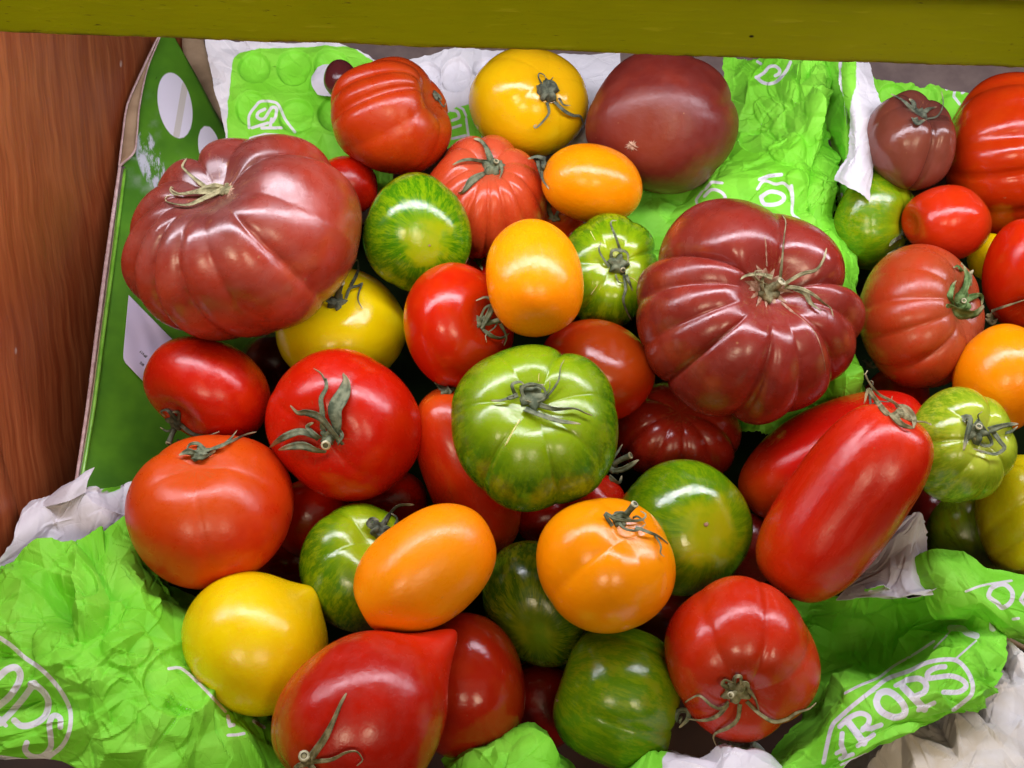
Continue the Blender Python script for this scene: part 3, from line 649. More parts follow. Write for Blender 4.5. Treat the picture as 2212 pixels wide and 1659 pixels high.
# front right
def Q(*pts): return [(1728+.3403*x, 1094.4+.3403*y) for x, y in pts]
ROPS = [(Q((450, 548), (560, 566), (660, 556), (860, 532)), 7), (Q((150, 1625), (175, 1500), (205, 1390), (250, 1340), (340, 1260), (480, 1150), (560, 1090), (700, 1040), (800, 992), (920, 970), (1000, 980), (1060, 1040), (1095, 1120), (1090, 1190), (1040, 1240), (975, 1290)), 4.7),
    (Q((285, 1185), (380, 1135), (500, 1085), (590, 1015), (720, 940), (850, 855)), 2.8), (Q((850, 900), (930, 820), (970, 770)), 1.8), (Q((990, 965), (1120, 850)), 2.0),
    (Q((260, 1640), (350, 1600), (420, 1570)), 2.6), (Q((955, 770), (1030, 775), (1060, 800), (1120, 820)), 7), (Q((1050, 590), (1110, 640), (1215, 710), (1225, 770)), 8),
    (Q((920, 1016), (870, 1022), (814, 1052), (815, 1088), (880, 1082), (960, 1075), (1030, 1100), (1055, 1140), (1010, 1176), (912, 1178)), 5.6),
    (Q((655, 1145), (790, 1285)), 8.0), (Q((752, 1292), (852, 1246)), 5.0), (Q((608, 1136), (690, 1095)), 5.0), (Q((680, 1100), (755, 1092), (800, 1128), (790, 1175), (738, 1202)), 6.4),
    (Q((485, 1232), (508, 1186), (560, 1174), (620, 1212), (665, 1275), (658, 1322), (600, 1337), (530, 1310), (494, 1270), (485, 1232)), 7.4),
    (Q((305, 1365), (405, 1500)), 7.8), (Q((368, 1518), (468, 1448)), 5.0), (Q((252, 1396), (305, 1345), (380, 1312), (434, 1332), (436, 1372), (398, 1418)), 5.6), (Q((400, 1408), (450, 1410), (515, 1386)), 5.4),
    (Q((268, 1440), (262, 1510), (290, 1585)), 5.6), (Q((232, 1566), (268, 1545)), 4.4), (Q((255, 1600), (335, 1572)), 4.6)]
tissue('green tissue printed ROPS in a white rounded outline at the front corner',
    [[(1690, 1300, .075), (1820, 1288, .040), (1880, 1277, .012), (1960, 1286, .004), (2060, 1274, -.012), (2130, 1300, -.008), (2163, 1350, .004)],
     [(1715, 1370, .080), (1820, 1360, .066), (1890, 1350, .050), (1960, 1345, .036), (2050, 1340, .016), (2122, 1362, -.004), (2172, 1392, -.012)],
     [(1730, 1450, .066), (1825, 1430, .056), (1890, 1418, .044), (1960, 1408, .024), (2045, 1400, .000), (2115, 1410, -.022), (2168, 1432, -.022)],
     [(1715, 1540, .040), (1805, 1505, .016), (1870, 1480, -.006), (1945, 1455, -.022), (2030, 1430, -.036), (2105, 1435, -.046), (2160, 1468, -.040)],
     [(1660, 1610, .014), (1770, 1582, -.016), (1850, 1548, -.040), (1930, 1515, -.054), (2020, 1480, -.060), (2090, 1472, -.060), (2145, 1498, -.050)],
     [(1640, 1665, .0), (1755, 1640, -.035), (1845, 1595, -.055), (1930, 1555, -.064), (2020, 1520, -.066), (2085, 1505, -.064), (2125, 1512, -.056)],
     [(1640, 1720, .0), (1760, 1690, -.04), (1850, 1638, -.056), (1940, 1592, -.062), (2025, 1548, -.062), (2070, 1535, -.060), (2105, 1526, -.056)]],
    crumple=(.0026, .0028, .0014), seed=83, jag=2.5,
    ink=ROPS)
tissue('tan stained back of crumpled tissue at the front corner below the printed sheet',
    [[(1790, 1650, .010), (1880, 1590, -.004), (1980, 1540, -.012), (2070, 1490, -.010), (2140, 1425, .004), (2170, 1405, .008)],
     [(1800, 1720, -.030), (1920, 1670, -.046), (2040, 1610, -.050), (2130, 1560, -.044), (2200, 1490, -.024), (2235, 1450, -.012)],
     [(1820, 1790, -.05), (1960, 1770, -.066), (2120, 1740, -.07), (2240, 1700, -.064), (2330, 1610, -.05), (2370, 1540, -.035)]],
    white=True, tan=True, crumple=(.004, .0034, .0016), seed=91, jag=2)
tissue('green tissue flap with a white letter O draped over the right crate edge',
    [[(1955, 1212, .012), (2010, 1182, .0), (2080, 1184, -.004), (2140, 1226, -.006), (2260, 1258, .0)],
     [(1990, 1262, .004), (2050, 1252, -.012), (2110, 1262, -.018), (2170, 1275, -.016), (2260, 1300, -.01)],
     [(2020, 1310, .008), (2080, 1310, -.008), (2140, 1322, -.016), (2185, 1330, -.016), (2260, 1345, -.01)],
     [(2090, 1345, .02), (2120, 1362, .008), (2160, 1378, .0), (2195, 1378, .0), (2260, 1352, .0)]], crumple=(.0022, .0024, .0012), seed=97, jag=2,
    ink=[(Z(3, 3, (1730, 195), (1850, 150), (1980, 125), (2110, 105)), 2.6), (Z(3, 3, (1940, 170), (1920, 235), (1990, 290), (2035, 330), (2105, 280), (2115, 200), (2060, 140), (2000, 140), (1940, 170)), 5),
         (Z(3, 3, (2230, 190), (2185, 265), (2225, 310)), 4), (Z(3, 3, (2120, 425), (2170, 418)), 3)])
tissue('white crumpled tissue poking out under the long plum tomato',
    [[(1940, 1135, .03), (1988, 1108, .012), (2006, 1150, .014)], [(1890, 1195, .035), (1958, 1178, .016), (2003, 1176, .012)],
     [(1860, 1245, .035), (1945, 1232, .008), (2008, 1272, .002)], [(1810, 1300, .04), (1925, 1290, .004), (2016, 1284, -.004)]],
    white=True, crumple=(.0026, .0028, .0012), seed=101, jag=2.5)

# ------------------------------------------------------------------ tomatoes
def ribs(n, dep, jit=.25, seed=0, ph=0.0):
    rg = np.random.default_rng(seed)
    return [(math.degrees(2*math.pi*(i + rg.uniform(-jit, jit))/n) + ph, dep*rg.uniform(.55, 1.25)) for i in range(n)]
def fruit(h=.85, sq=2.1, dip=.16, dw=.34, bdip=.03, tip=0.0, tw=.2, taper=0.0, grooves=None, p=.55, noise=.022, seed=0,
          twist=0.0, nph=120, nth=72, gb=.35, waist=0.0, tilt=(0, 0), cleft=None):
    th = np.linspace(0, math.pi, nth)[:, None]; ph = np.linspace(0, 2*math.pi, nph, endpoint=False)[None, :]
    ct, st = np.cos(th), np.sin(th)
    rho = np.abs(st)**(2/sq); z = np.sign(ct)*np.abs(ct)**(2/sq)*h
    rho = rho*(1 + taper*ct) * (1 - waist*np.exp(-(ct/.35)**2))
    z = z + 0*ph; rho = rho + 0*ph
    up = np.clip(ct, 0, 1)**.5
    z = z - np.where(ct > 0, dip*np.exp(-(np.abs(st)/dw)**2), 0)
    z = z + np.where(ct < 0, bdip*np.exp(-(np.abs(st)/.3)**2), 0)
    if tip: z = z - np.where(ct < 0, tip*np.exp(-(np.abs(st)/tw)**1.7), 0)
    if grooves:
        gs = sorted((math.radians(a) % (2*math.pi), d) for a, d in grooves); rg = np.random.default_rng(seed+5)
        ga = np.array([g[0] for g in gs]); gd = np.array([g[1] for g in gs]); amp = rg.uniform(-.045, .045, len(gs))
        pe = (ph + twist*(th-1.2)) % (2*math.pi)
        k = np.searchsorted(ga, pe, side='right') - 1; k0 = k % len(ga); k1 = (k+1) % len(ga)
        wdt = (ga[k1]-ga[k0]) % (2*math.pi); wdt = np.where(wdt < 1e-6, 2*math.pi, wdt); t = ((pe-ga[k0]) % (2*math.pi))/wdt
        lobe = np.sin(math.pi*np.clip(t, 0, 1))**p
        dep = gd[k0]*(1-t) + gd[k1]*t
        gth = np.clip(np.sin(th), 0, 1)**.35 * (gb + (1-gb)*np.clip((1.15*math.pi/2 + .6 - th)/1.4, 0, 1))
        wide = np.clip(wdt/.9, .45, 1.4)
        rho = rho*(1 - dep*(1-lobe)*gth + (amp[k0]*lobe*np.sin(th)**2)*min(1, gd.mean()*8))
        z = z + dep*.75*(lobe-.35)*wide*np.where(ct > 0, 1, .4)*np.exp(-((np.abs(st)-.55)/.33)**2)*gth
    x, y = rho*np.cos(ph), rho*np.sin(ph)
    rg = np.random.default_rng(seed+11); n = np.zeros_like(x)
    for _ in range(9):
        kv = rg.normal(0, 2.1, 3); n += np.sin(kv[0]*x + kv[1]*y + kv[2]*z + rg.uniform(0, 6.28))
    s = 1 + noise*n/2.1; x, y, z = x*s, y*s, z*s
    x = x + tilt[0]*z; y = y + tilt[1]*z
    tc = np.stack([st*np.cos(ph), st*np.sin(ph), ct + 0*ph], -1)
    return np.stack([x, y, z], -1), tc
def grid_faces(nth, nph):
    i = np.arange(nth-1)[:, None]; j = np.arange(nph)[None, :]; j2 = (j+1) % nph
    return np.stack([i*nph+j, (i+1)*nph+j, (i+1)*nph+j2, i*nph+j2], -1).reshape(-1, 4)

class Tom: pass
TOM = []
def T(idn, name, c, hw, hh, stem, zo, lv, mat, label, rot=0.0, shape=None, box='L', **kw):
    t = Tom(); t.id, t.name, t.c, t.hw, t.hh, t.stem, t.zo, t.lv, t.mat, t.label, t.rot = idn, name, c, hw, hh, stem, zo, lv, mat, label, math.radians(rot)
    t.shape = shape or {}; t.box = box; t.kw = kw; TOM.append(t)
RED = dict(base='#C02004', top='#B42804', blotch='#CA3004', bot='#A03A08', blot=.6)
RED2 = dict(base='#BA1803', blotch='#C22A04', blot=.4, bot='#8E1206')
ORED = dict(base='#C42A04', top='#C4440A', blotch='#C01E08', bot='#A84808', blot=.6)
ORG = dict(cork=0, base='#F68C02', blotch='#F69206', blot=.6, top='#F29008', bot='#F48404', rough=.22)
YEL = dict(cork=0, base='#ECCC06', blotch='#E8C004', blot=.6, top='#F0D60C', bot='#E4C006')
GRN = dict(base='#7E9A0A', stripes='#3E7206', blotch='#6A9608', blot=.5, top='#9CB414', ta=(.75, 1.0), rough=.14, spec=.7, sss=.08, cork=.3)
GRD = dict(base='#7C8A0A', stripes='#627C0C', blotch='#7E7E10', blot=.6, rough=.18, sss=.08)
SAL = dict(base='#C8461E', blotch='#BC3412', blot=.6, top='#C45232', bot='#BC340E')
# --- left crate
T('T1', 'ribbed_tomato', (521, 515), 268, 218, (-.22, .50, .84), 8.5, 0, dict(base='#9E3420', blotch='#B8462A', blot=.7, top='#5E2A26', ta=(.45, 1.05), bot='#643408', ba=(.05, -.8), rough=.27, spec=.75, dust=.12),
  'huge dusky red ribbed tomato touching the green crate wall below its white ovals', rot=20,
  shape=dict(h=.80, dip=.22, dw=.30, grooves=[(-172, .18), (-148, .12), (-124, .14), (-101, .10), (-80, .05), (-52, .10), (-20, .03), (40, .25), (84, .08), (122, .20), (155, .11)], p=.58, noise=.03, seed=1, nph=220, nth=110, gb=.55, twist=-.12))
T('T2', 'ribbed_tomato', (845, 250), 131, 128, (.80, .30, .42), 6, 0, dict(base='#AC3006', blotch='#B83E08', blot=.6, top='#A83E12', rough=.24),
  'red tomato with deep slanting creases beside the dark plum and the white torn tissue', shape=dict(h=.9, dip=.25, dw=.35, grooves=[(148, .06), (176, .15), (206, .20), (250, .05), (300, .05), (20, .06), (95, .05)], seed=2, noise=.03, gb=.8, p=.5))
T('T3', 'round_tomato', (748, 400), 68, 64, (.1, .5, -.8), 3, 1, RED2, 'small red tomato mostly hidden between the huge ribbed tomato and the creased red one')
T('T4', 'round_tomato', (1142, 222), 130, 122, (.34, .24, .90), 5, 0, dict(cork=0, base='#E0B208', blotch='#DAA806', blot=.5, top='#D8A60C', bot='#C48C08', rough=.14),
  'glossy golden yellow tomato with a dark calyx right under the shelf edge', shape=dict(h=.92, dip=.06, dw=.3, seed=4, noise=.02, grooves=ribs(5, .03, .2, 4)))
T('T5', 'round_tomato', (1430, 262), 166, 158, (.42, .34, -.84), 5, 0, dict(base='#6C221A', blotch='#7E2C1E', blot=.7, top='#64201E', bot='#7A2A14', ba=(-.8, -1.0), rough=.3, dust=.03),
  'big dark maroon tomato with a star shaped scar hanging under the shelf edge', rot=0, shape=dict(h=.9, sq=2.35, dip=.1, seed=5, noise=.04, grooves=[(40, .06), (110, .10), (200, .05), (290, .08), (340, .10)]))
T('T6', 'ribbed_tomato', (1048, 425), 134, 134, (.08, .52, .85), 5.6, 0, SAL, 'salmon pink ribbed tomato with a grey green calyx below the golden yellow one',
  shape=dict(h=.85, dip=.2, dw=.3, grooves=[(-160, .12), (-135, .10), (-112, .12), (-90, .13), (-70, .12), (-48, .12), (-20, .10), (15, .10), (55, .13), (100, .12), (140, .10)], seed=6, noise=.035, gb=.5, p=.5, nph=160))
T('T7', 'plum_tomato', (1280, 396), 110, 85, (-.92, .12, .36), 5.7, 0, ORG, 'orange plum tomato lying sideways under the big dark maroon one', rot=-14, shape=dict(h=1.15, dip=.04, seed=7, noise=.012))
T('T8', 'striped_tomato', (900, 503), 118, 131, (-.22, .20, -.95), 6, 0, dict(GRN, base='#789C08', stripes='#3C7806', bot='#94A40A', ba=(-.9, -1.0), rough=.13),
  'green striped tomato with rays round its blossom end beside the huge ribbed tomato', rot=6, shape=dict(h=.9, seed=8, noise=.025, bdip=.02, grooves=[(40, .04), (120, .06), (200, .03), (300, .05)]))
T('T9', 'plum_tomato', (1155, 600), 105, 128, (-.15, .85, -.4), 8, -.2, dict(ORG, base='#FF9A04', rough=.2), 'bright orange egg shaped tomato standing in the middle below the salmon one', rot=4, shape=dict(h=1.2, taper=-.05, dip=.1, dw=.25, seed=9, noise=.012, sq=2.25))
T('T10', 'striped_tomato', (1316, 587), 110, 127, (.10, .08, .99), 5.8, .1, dict(GRN, base='#80A00A', rough=.1), 'glossy green lobed tomato with a dry calyx beside the bright orange egg shaped one', rot=-5,
  shape=dict(h=.8, dip=.16, dw=.34, grooves=[(20, .14), (62, .05), (118, .07), (178, .06), (235, .09), (300, .08)], seed=10, noise=.02, gb=.5, p=.6))
T('T11', 'round_tomato', (1202, 505), 62, 66, (.05, .7, .7), 4, .6, ORED, 'orange red tomato with curled green sepal hidden behind the bright orange egg shaped one')
T('T12', 'round_tomato', (737, 708), 142, 130, (-.02, .52, .85), 6, 0, dict(YEL, base='#ECD006', rough=.16), 'yellow tomato with a thick hollow stalk tucked under the huge ribbed tomato', shape=dict(h=.85, dip=.14, dw=.28, seed=12, noise=.02))
T('T13', 'round_tomato', (990, 702), 118, 137, (.66, .08, .74), 6.5, 0, RED, 'red tomato whose curled calyx points at the bright orange egg shaped one', rot=10, shape=dict(h=.9, dip=.2, dw=.32, seed=13, noise=.03))
T('T14', 'ribbed_tomato', (1622, 673), 248, 245, (.16, .24, .95), 8.5, -.2, dict(base='#782216', blotch='#94321C', blot=.7, top='#84281E', ta=(.6, .9), bot='#6A1A10', rough=.24, spec=.7, dust=.06),
  'huge maroon many lobed tomato with a dotted scar line by the tissue ridge', rot=0,
  shape=dict(h=.68, dip=.26, dw=.27, grooves=[(12, .24), (-16, .08), (-44, .13), (-72, .05), (-98, .16), (-138, .10), (-160, .08), (176, .11), (150, .26), (80, .10)], p=.55, noise=.025, seed=14, nph=240, nth=120, gb=.5))
T('T15', 'round_tomato', (447, 843), 141, 114, (-.42, -.58, .58), 5.5, .2, dict(RED, base='#B81804', rough=.22), 'shiny red tomato below the white sticker with its dark calyx turned to the green wall', rot=-8, shape=dict(h=.8, dip=.18, dw=.3, seed=15, noise=.02))
T('T16', 'round_tomato', (744, 918), 172, 160, (-.22, -.16, .96), 7.5, 0, dict(RED2, base='#BC1803', blotch='#C22A04', bot='#9A2606'), 'deep red tomato with long leafy grey green sepals',
  rot=-18, shape=dict(h=.8, dip=.1, dw=.4, seed=16, noise=.025, grooves=[(65, .07), (150, .03), (230, .03), (310, .03)]))
T('T17', 'round_tomato', (1288, 803), 128, 113, (-.3, -.4, -.85), 6, .3, RED, 'plain red tomato wedged between the bright orange egg shaped one and the huge maroon one', rot=-12, shape=dict(h=.95, seed=17, noise=.03))
T('T18', 'striped_tomato', (1155, 925), 181, 181, (-.02, .40, .92), 8.3, -.5, dict(GRN, base='#668C06', stripes='#346A06', top='#88A40E', ta=(.45, 1.0), bot='#5E6A0C', ba=(-.1, -.9), rough=.17),
  'large green striped tomato with a black twisted calyx lying on top in the middle', shape=dict(h=.8, dip=.2, dw=.34, grooves=[(68, .11), (12, .06), (-40, .03), (-76, .06), (-128, .08), (178, .05), (120, .03)], seed=18, noise=.02, gb=.35, p=.6, nph=180, nth=90))
T('T19', 'plum_tomato', (1010, 1018), 96, 190, (-.30, .90, .3), 5, .3, dict(ORED, base='#C42C08', blotch='#C41C08'), 'orange red plum tomato standing behind the large green striped one with a black calyx', rot=24, shape=dict(h=1.6, dip=.05, seed=19, noise=.015, waist=.03))
T('T20', 'ribbed_tomato', (1462, 935), 140, 112, (.02, .55, .8), 3, 1.2, dict(base='#8A2010', blotch='#7A1A0C', blot=.5), 'dark red ribbed tomato in the shade below the huge maroon one',
  shape=dict(h=.8, dip=.15, grooves=[(-150, .1), (-118, .1), (-88, .13), (-58, .1), (-25, .1), (30, .1), (90, .1), (150, .1)], seed=20, gb=.5))
T('T21', 'round_tomato', (1390, 935), 80, 80, (0, .5, -.8), 3, 1.6, RED2, 'red tomato deep in the shade between the dark ribbed one and the large green one')
T('T22', 'striped_tomato', (1475, 1140), 152, 148, (-.33, -.05, -.94), 6.5, 0, dict(GRN, base='#74940A', stripes='#527E08', bot='#9AA00C', ba=(-.8, -1.0), rough=.13), 'green striped tomato showing its pale blossom end beside the round orange one',
  rot=-8, shape=dict(h=.88, seed=22, noise=.022, bdip=.03, grooves=[(35, .03), (75, .08), (140, .03), (230, .03), (310, .03)]))
T('T23', 'round_tomato', (1290, 1078), 62, 60, (.5, .55, .6), 4, .7, RED2, 'red tomato with a cut grey stalk behind the large green one with black calyx')
T('T24', 'plum_tomato', (1802, 985), 218, 118, (.86, .42, .25), 6, .45, dict(RED2, base='#C01408', bot='#B03808'), 'red plum tomato lying behind the long front plum tomato at the ridge', rot=30, shape=dict(h=1.5, dip=.06, seed=24, noise=.015))
T('T25', 'plum_tomato', (1823, 1088), 233, 138, (.50, .82, .30), 9.5, -.6, dict(RED2, base='#BE1C04', blotch='#C82C06', streak=.25, top='#CC3010', bot='#B83A08', rough=.2, spec=.55), 'long glossy red plum tomato lying across the front of the ridge',
  rot=63, shape=dict(h=1.7, dip=.04, seed=25, noise=.018, waist=.02, sq=2.8, grooves=[(215, .025), (262, .02), (318, .025), (60, .02), (140, .02)], p=.9, nph=160, nth=100))
T('T26', 'round_tomato', (452, 1106), 183, 167, (-.05, .72, .68), 8, -.2, dict(base='#CC3A06', top='#CA4A0A', ta=(.3, .95), blotch='#C01C06', blot=.75, bot='#9A4A08', rough=.3), 'big orange red tomato with a flat dry calyx above the front left tissue',
  shape=dict(h=.86, dip=.12, dw=.35, seed=26, noise=.025, grooves=ribs(5, .04, .2, 2)))
T('T27', 'striped_tomato', (775, 1228), 128, 141, (.36, .62, .70), 7, .2, dict(GRN, base='#769408', rough=.16), 'green tomato with a crumpled dark calyx leaning against the orange oblong one', rot=15, shape=dict(h=.88, dip=.16, seed=27, noise=.025, grooves=ribs(5, .05, .2, 7)))
T('T28', 'plum_tomato', (918, 1232), 168, 119, (-.80, -.50, .2), 9, -.2, dict(ORG, base='#FC9402', top='#F88A02', rough=.24), 'smooth orange oblong tomato touching the pointed red one', rot=38, shape=dict(h=1.3, dip=.06, dw=.2, seed=28, noise=.025, sq=2.2))
T('T29', 'round_tomato', (1309, 1222), 151, 147, (.28, .56, .78), 9, -.4, dict(ORG, base='#FF9A04', rough=.2), 'round orange tomato with a cut stalk and grey green calyx at the front', shape=dict(h=.92, dip=.1, dw=.3, seed=29, noise=.02, grooves=[(215, .09), (300, .03), (20, .04), (110, .04)], p=.8))
T('T30', 'round_tomato', (550, 1391), 159, 157, (-.70, -.62, .22), 8, -.1, dict(YEL, base='#F0D204', rough=.2), 'plain lemon yellow tomato with a blunt corner resting on the lettered green tissue', rot=0, shape=dict(h=.92, dip=.0, gb=.3, tip=.18, tw=.22, seed=30, noise=.02))
T('T31', 'pointed_tomato', (814, 1528), 238, 178, (-.70, -.60, .36), 10, -.8, dict(base='#B01A06', top='#B84A08', ta=(.45, .95), blotch='#C01E0A', blot=.6, bot='#C82208', ba=(-.6, -1.0), rough=.2, dust=.05), 'pointed red tomato with a sharp nipple tip and one long sepal at the front',
  rot=44, shape=dict(h=1.0, dip=.12, dw=.3, tip=.50, tw=.27, taper=.02, seed=31, noise=.02, nph=160, nth=120, grooves=[(150, .05), (250, .03), (330, .04)]))
T('T32', 'round_tomato', (1000, 1484), 134, 160, (-.2, -.5, -.8), 7, .1, dict(base='#A0200A', blotch='#A83010', blot=.7, rough=.14), 'brownish red tomato half hidden behind the pointed red one', rot=8, shape=dict(h=1.05, seed=32, noise=.03))
T('T33', 'striped_tomato', (1160, 1306), 112, 142, (.1, .3, -.9), 4, 1.0, dict(GRD, base='#566A08', stripes='#2E4E06'), 'dark green tomato in the shade between the two orange ones at the front', rot=25, shape=dict(h=.95, seed=33, noise=.02))
T('T34', 'striped_tomato', (1332, 1508), 138, 160, (.93, -.30, .1), 7.5, 0, dict(GRD, base='#74900A', stripes='#547E0A', rough=.15), 'olive green striped tomato standing at the front edge under the round orange one', rot=0, shape=dict(h=.95, sq=2.5, dip=.14, dw=.3, seed=34, noise=.03, grooves=[(20, .06), (95, .08), (170, .05), (250, .06), (310, .05)]))
T('T35', 'round_tomato', (1604, 1425), 172, 180, (-.06, -.40, .91), 8, .0, dict(base='#C02606', blotch='#C63008', blot=.7, top='#B43210', bot='#AE2A06', rough=.2, dust=.04), 'red tomato with a spidery calyx at the front beside the printed lettering', rot=-6,
  shape=dict(h=.84, dip=.14, dw=.34, seed=35, noise=.03, sq=2.25, grooves=[(-45, .09), (-150, .07), (30, .05), (75, .07), (125, .06)]))
# deep fillers that show as dark slivers
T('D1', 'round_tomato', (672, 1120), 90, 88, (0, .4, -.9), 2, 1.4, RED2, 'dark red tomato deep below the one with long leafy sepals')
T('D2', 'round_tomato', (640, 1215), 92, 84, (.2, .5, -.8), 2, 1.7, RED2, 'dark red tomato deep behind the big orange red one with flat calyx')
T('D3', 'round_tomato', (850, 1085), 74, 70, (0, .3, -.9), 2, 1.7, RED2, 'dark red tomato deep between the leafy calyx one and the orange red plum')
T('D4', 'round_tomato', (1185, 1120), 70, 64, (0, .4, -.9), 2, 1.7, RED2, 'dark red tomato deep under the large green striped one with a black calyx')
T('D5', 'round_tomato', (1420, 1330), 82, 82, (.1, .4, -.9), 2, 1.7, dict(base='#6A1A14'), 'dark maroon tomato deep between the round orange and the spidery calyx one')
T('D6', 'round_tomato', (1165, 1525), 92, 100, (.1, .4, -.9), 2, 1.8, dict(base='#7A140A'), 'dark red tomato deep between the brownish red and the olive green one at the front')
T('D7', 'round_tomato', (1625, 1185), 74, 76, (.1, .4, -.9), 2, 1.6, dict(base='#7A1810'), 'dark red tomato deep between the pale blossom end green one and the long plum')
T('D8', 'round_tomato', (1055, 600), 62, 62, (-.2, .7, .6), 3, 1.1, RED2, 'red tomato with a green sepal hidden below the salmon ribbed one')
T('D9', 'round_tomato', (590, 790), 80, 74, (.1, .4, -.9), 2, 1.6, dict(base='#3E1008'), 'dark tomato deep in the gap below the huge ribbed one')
T('D10', 'round_tomato', (735, 172), 36, 44, (.6, .3, -.7), 4.5, 0, dict(base='#4E1E20', rough=.12), 'small dark plum coloured fruit poking through the oval scrap of torn tissue', kind='plum')
# --- right crate
T('R1', 'ribbed_tomato', (1966, 303), 100, 109, (.18, .66, .70), 5, .5, dict(base='#743C2C', blotch='#80463A', blot=.5, top='#5A3028'), 'brown red two lobed tomato in shade beside the white hanging flap', box='R',
  shape=dict(h=.85, dip=.28, dw=.4, grooves=[(-82, .28), (60, .1), (130, .12), (180, .05), (0, .06)], seed=41, noise=.02, gb=.7))
T('R2', 'ribbed_tomato', (2182, 335), 142, 180, (.84, .02, .50), 5, .3, dict(base='#AE2A04', blotch='#B83806', blot=.6, rough=.18), 'orange red tomato with curved ribs at the picture edge under the shelf', box='R',
  shape=dict(h=.75, dip=.3, dw=.4, grooves=[(110, .07), (135, .08), (158, .07), (182, .09), (206, .07), (235, .07), (280, .1), (340, .1), (40, .1)], seed=42, noise=.02, gb=.85, p=.45))
T('R4', 'striped_tomato', (1888, 476), 86, 110, (.78, -.16, .55), 5, .2, dict(GRN, base='#84980C', stripes='#5A880A', rough=.16), 'green striped tomato below the white hanging flap', box='R', rot=-14, shape=dict(h=.75, dip=.2, seed=44, noise=.03, grooves=ribs(6, .06, .2, 3)))
T('R5', 'round_tomato', (2045, 480), 98, 84, (-.97, -.10, .12), 5.2, .35, dict(RED, base='#C42E10'), 'red tomato with a crease and grey calyx beside the green one under the flap', box='R', rot=-15, shape=dict(h=.95, dip=.15, seed=45, noise=.03, tip=.05))
T('R6', 'ribbed_tomato', (1990, 684), 138, 156, (.62, .14, .77), 6, .3, dict(base='#A8401C', blotch='#B03410', blot=.7, top='#984628', bot='#8E3016', rough=.26), 'brownish salmon ribbed tomato with a thick green calyx beyond the ridge', box='R', rot=-12,
  shape=dict(h=.78, dip=.24, dw=.33, grooves=[(150, .05), (178, .06), (202, .07), (232, .12), (275, .06), (320, .08), (20, .08), (70, .08), (115, .06)], seed=46, noise=.02, gb=.55, p=.5, nph=160))
T('R7', 'round_tomato', (2202, 592), 82, 120, (-.2, -.75, .5), 7, -.1, RED, 'red tomato at the picture edge above the orange one', box='R', shape=dict(seed=47, noise=.025))
T('R8', 'round_tomato', (2168, 817), 112, 118, (-.4, .6, -.6), 6.6, .35, dict(ORG, base='#F68E02'), 'orange tomato at the picture edge beyond the ridge', box='R', shape=dict(h=.95, seed=48, noise=.015))
T('R9', 'round_tomato', (1936, 862), 74, 72, (-.7, .4, .3), 5, .5, ORED, 'small orange red tomato peeping out behind the plum tomato at the ridge', box='R')
T('R10', 'striped_tomato', (2077, 964), 122, 126, (.22, .16, .96), 7.6, -.1, dict(GRN, base='#A2B428', stripes='#6A9010', top='#B6C440', blotch='#94B020', rough=.15), 'pale green lobed tomato with a grey calyx beyond the ridge', box='R', rot=-15,
  shape=dict(h=.8, dip=.2, dw=.32, grooves=[(68, .13), (10, .06), (-45, .13), (-80, .06), (180, .11), (140, .05), (-130, .06)], seed=50, noise=.02, gb=.5, p=.6, nph=160))
T('R11', 'ribbed_tomato', (2205, 1120), 100, 138, (.6, .5, .6), 7, -.1, dict(base='#BEB20A', blotch='#AEA80A', blot=.6, bot='#9A8A08', rough=.2), 'olive yellow folded tomato at the picture edge above the tissue flap', box='R', shape=dict(seed=51, h=.95, noise=.03, grooves=[(200, .12), (230, .16), (258, .12), (290, .14), (150, .10)], gb=.9))
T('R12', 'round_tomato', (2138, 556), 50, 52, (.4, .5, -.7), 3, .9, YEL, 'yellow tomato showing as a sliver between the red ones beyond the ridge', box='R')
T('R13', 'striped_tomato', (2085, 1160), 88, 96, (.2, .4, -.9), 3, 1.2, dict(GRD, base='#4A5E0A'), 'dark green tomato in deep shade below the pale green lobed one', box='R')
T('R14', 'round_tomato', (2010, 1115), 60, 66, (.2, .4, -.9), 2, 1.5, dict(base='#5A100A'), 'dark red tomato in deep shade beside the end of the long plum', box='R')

# settle the heap: no fruit may sink into another; the one drawn over its neighbour lies nearer to the viewer
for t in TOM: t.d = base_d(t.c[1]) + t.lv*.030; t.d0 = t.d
for it in range(260):
    for i, a in enumerate(TOM):
        for b in TOM[i+1:]:
            f, k = (a, b) if a.zo >= b.zo else (b, a)
            dm = .5*(f.d + k.d); s = dm/FPX
            dx, dy = (k.c[0]-f.c[0])*s, -(k.c[1]-f.c[1])*s; dz = k.d - f.d
            lat = math.hypot(dx, dy)
            if lat > (max(f.hw, f.hh) + max(k.hw, k.hh))*s: continue
            L = math.sqrt(lat*lat + dz*dz) + 1e-9
            R = 0
            for t in (f, k):
                u = (dx*math.cos(t.rot) + dy*math.sin(t.rot))/L; v = (-dx*math.sin(t.rot) + dy*math.cos(t.rot))/L; w = dz/L
                m = min(t.hw, t.hh)*1.0
                R += s/math.sqrt((u/t.hw)**2 + (v/t.hh)**2 + (w/m)**2)
            R *= .95
            if L < R:
                need = math.sqrt(max(R*R - lat*lat, 0)) - dz
                st = min(need, .01)*.25
                k.d += st; f.d -= st
    if it < 200:
        for t in TOM: t.d += (t.d0 - t.d)*.04

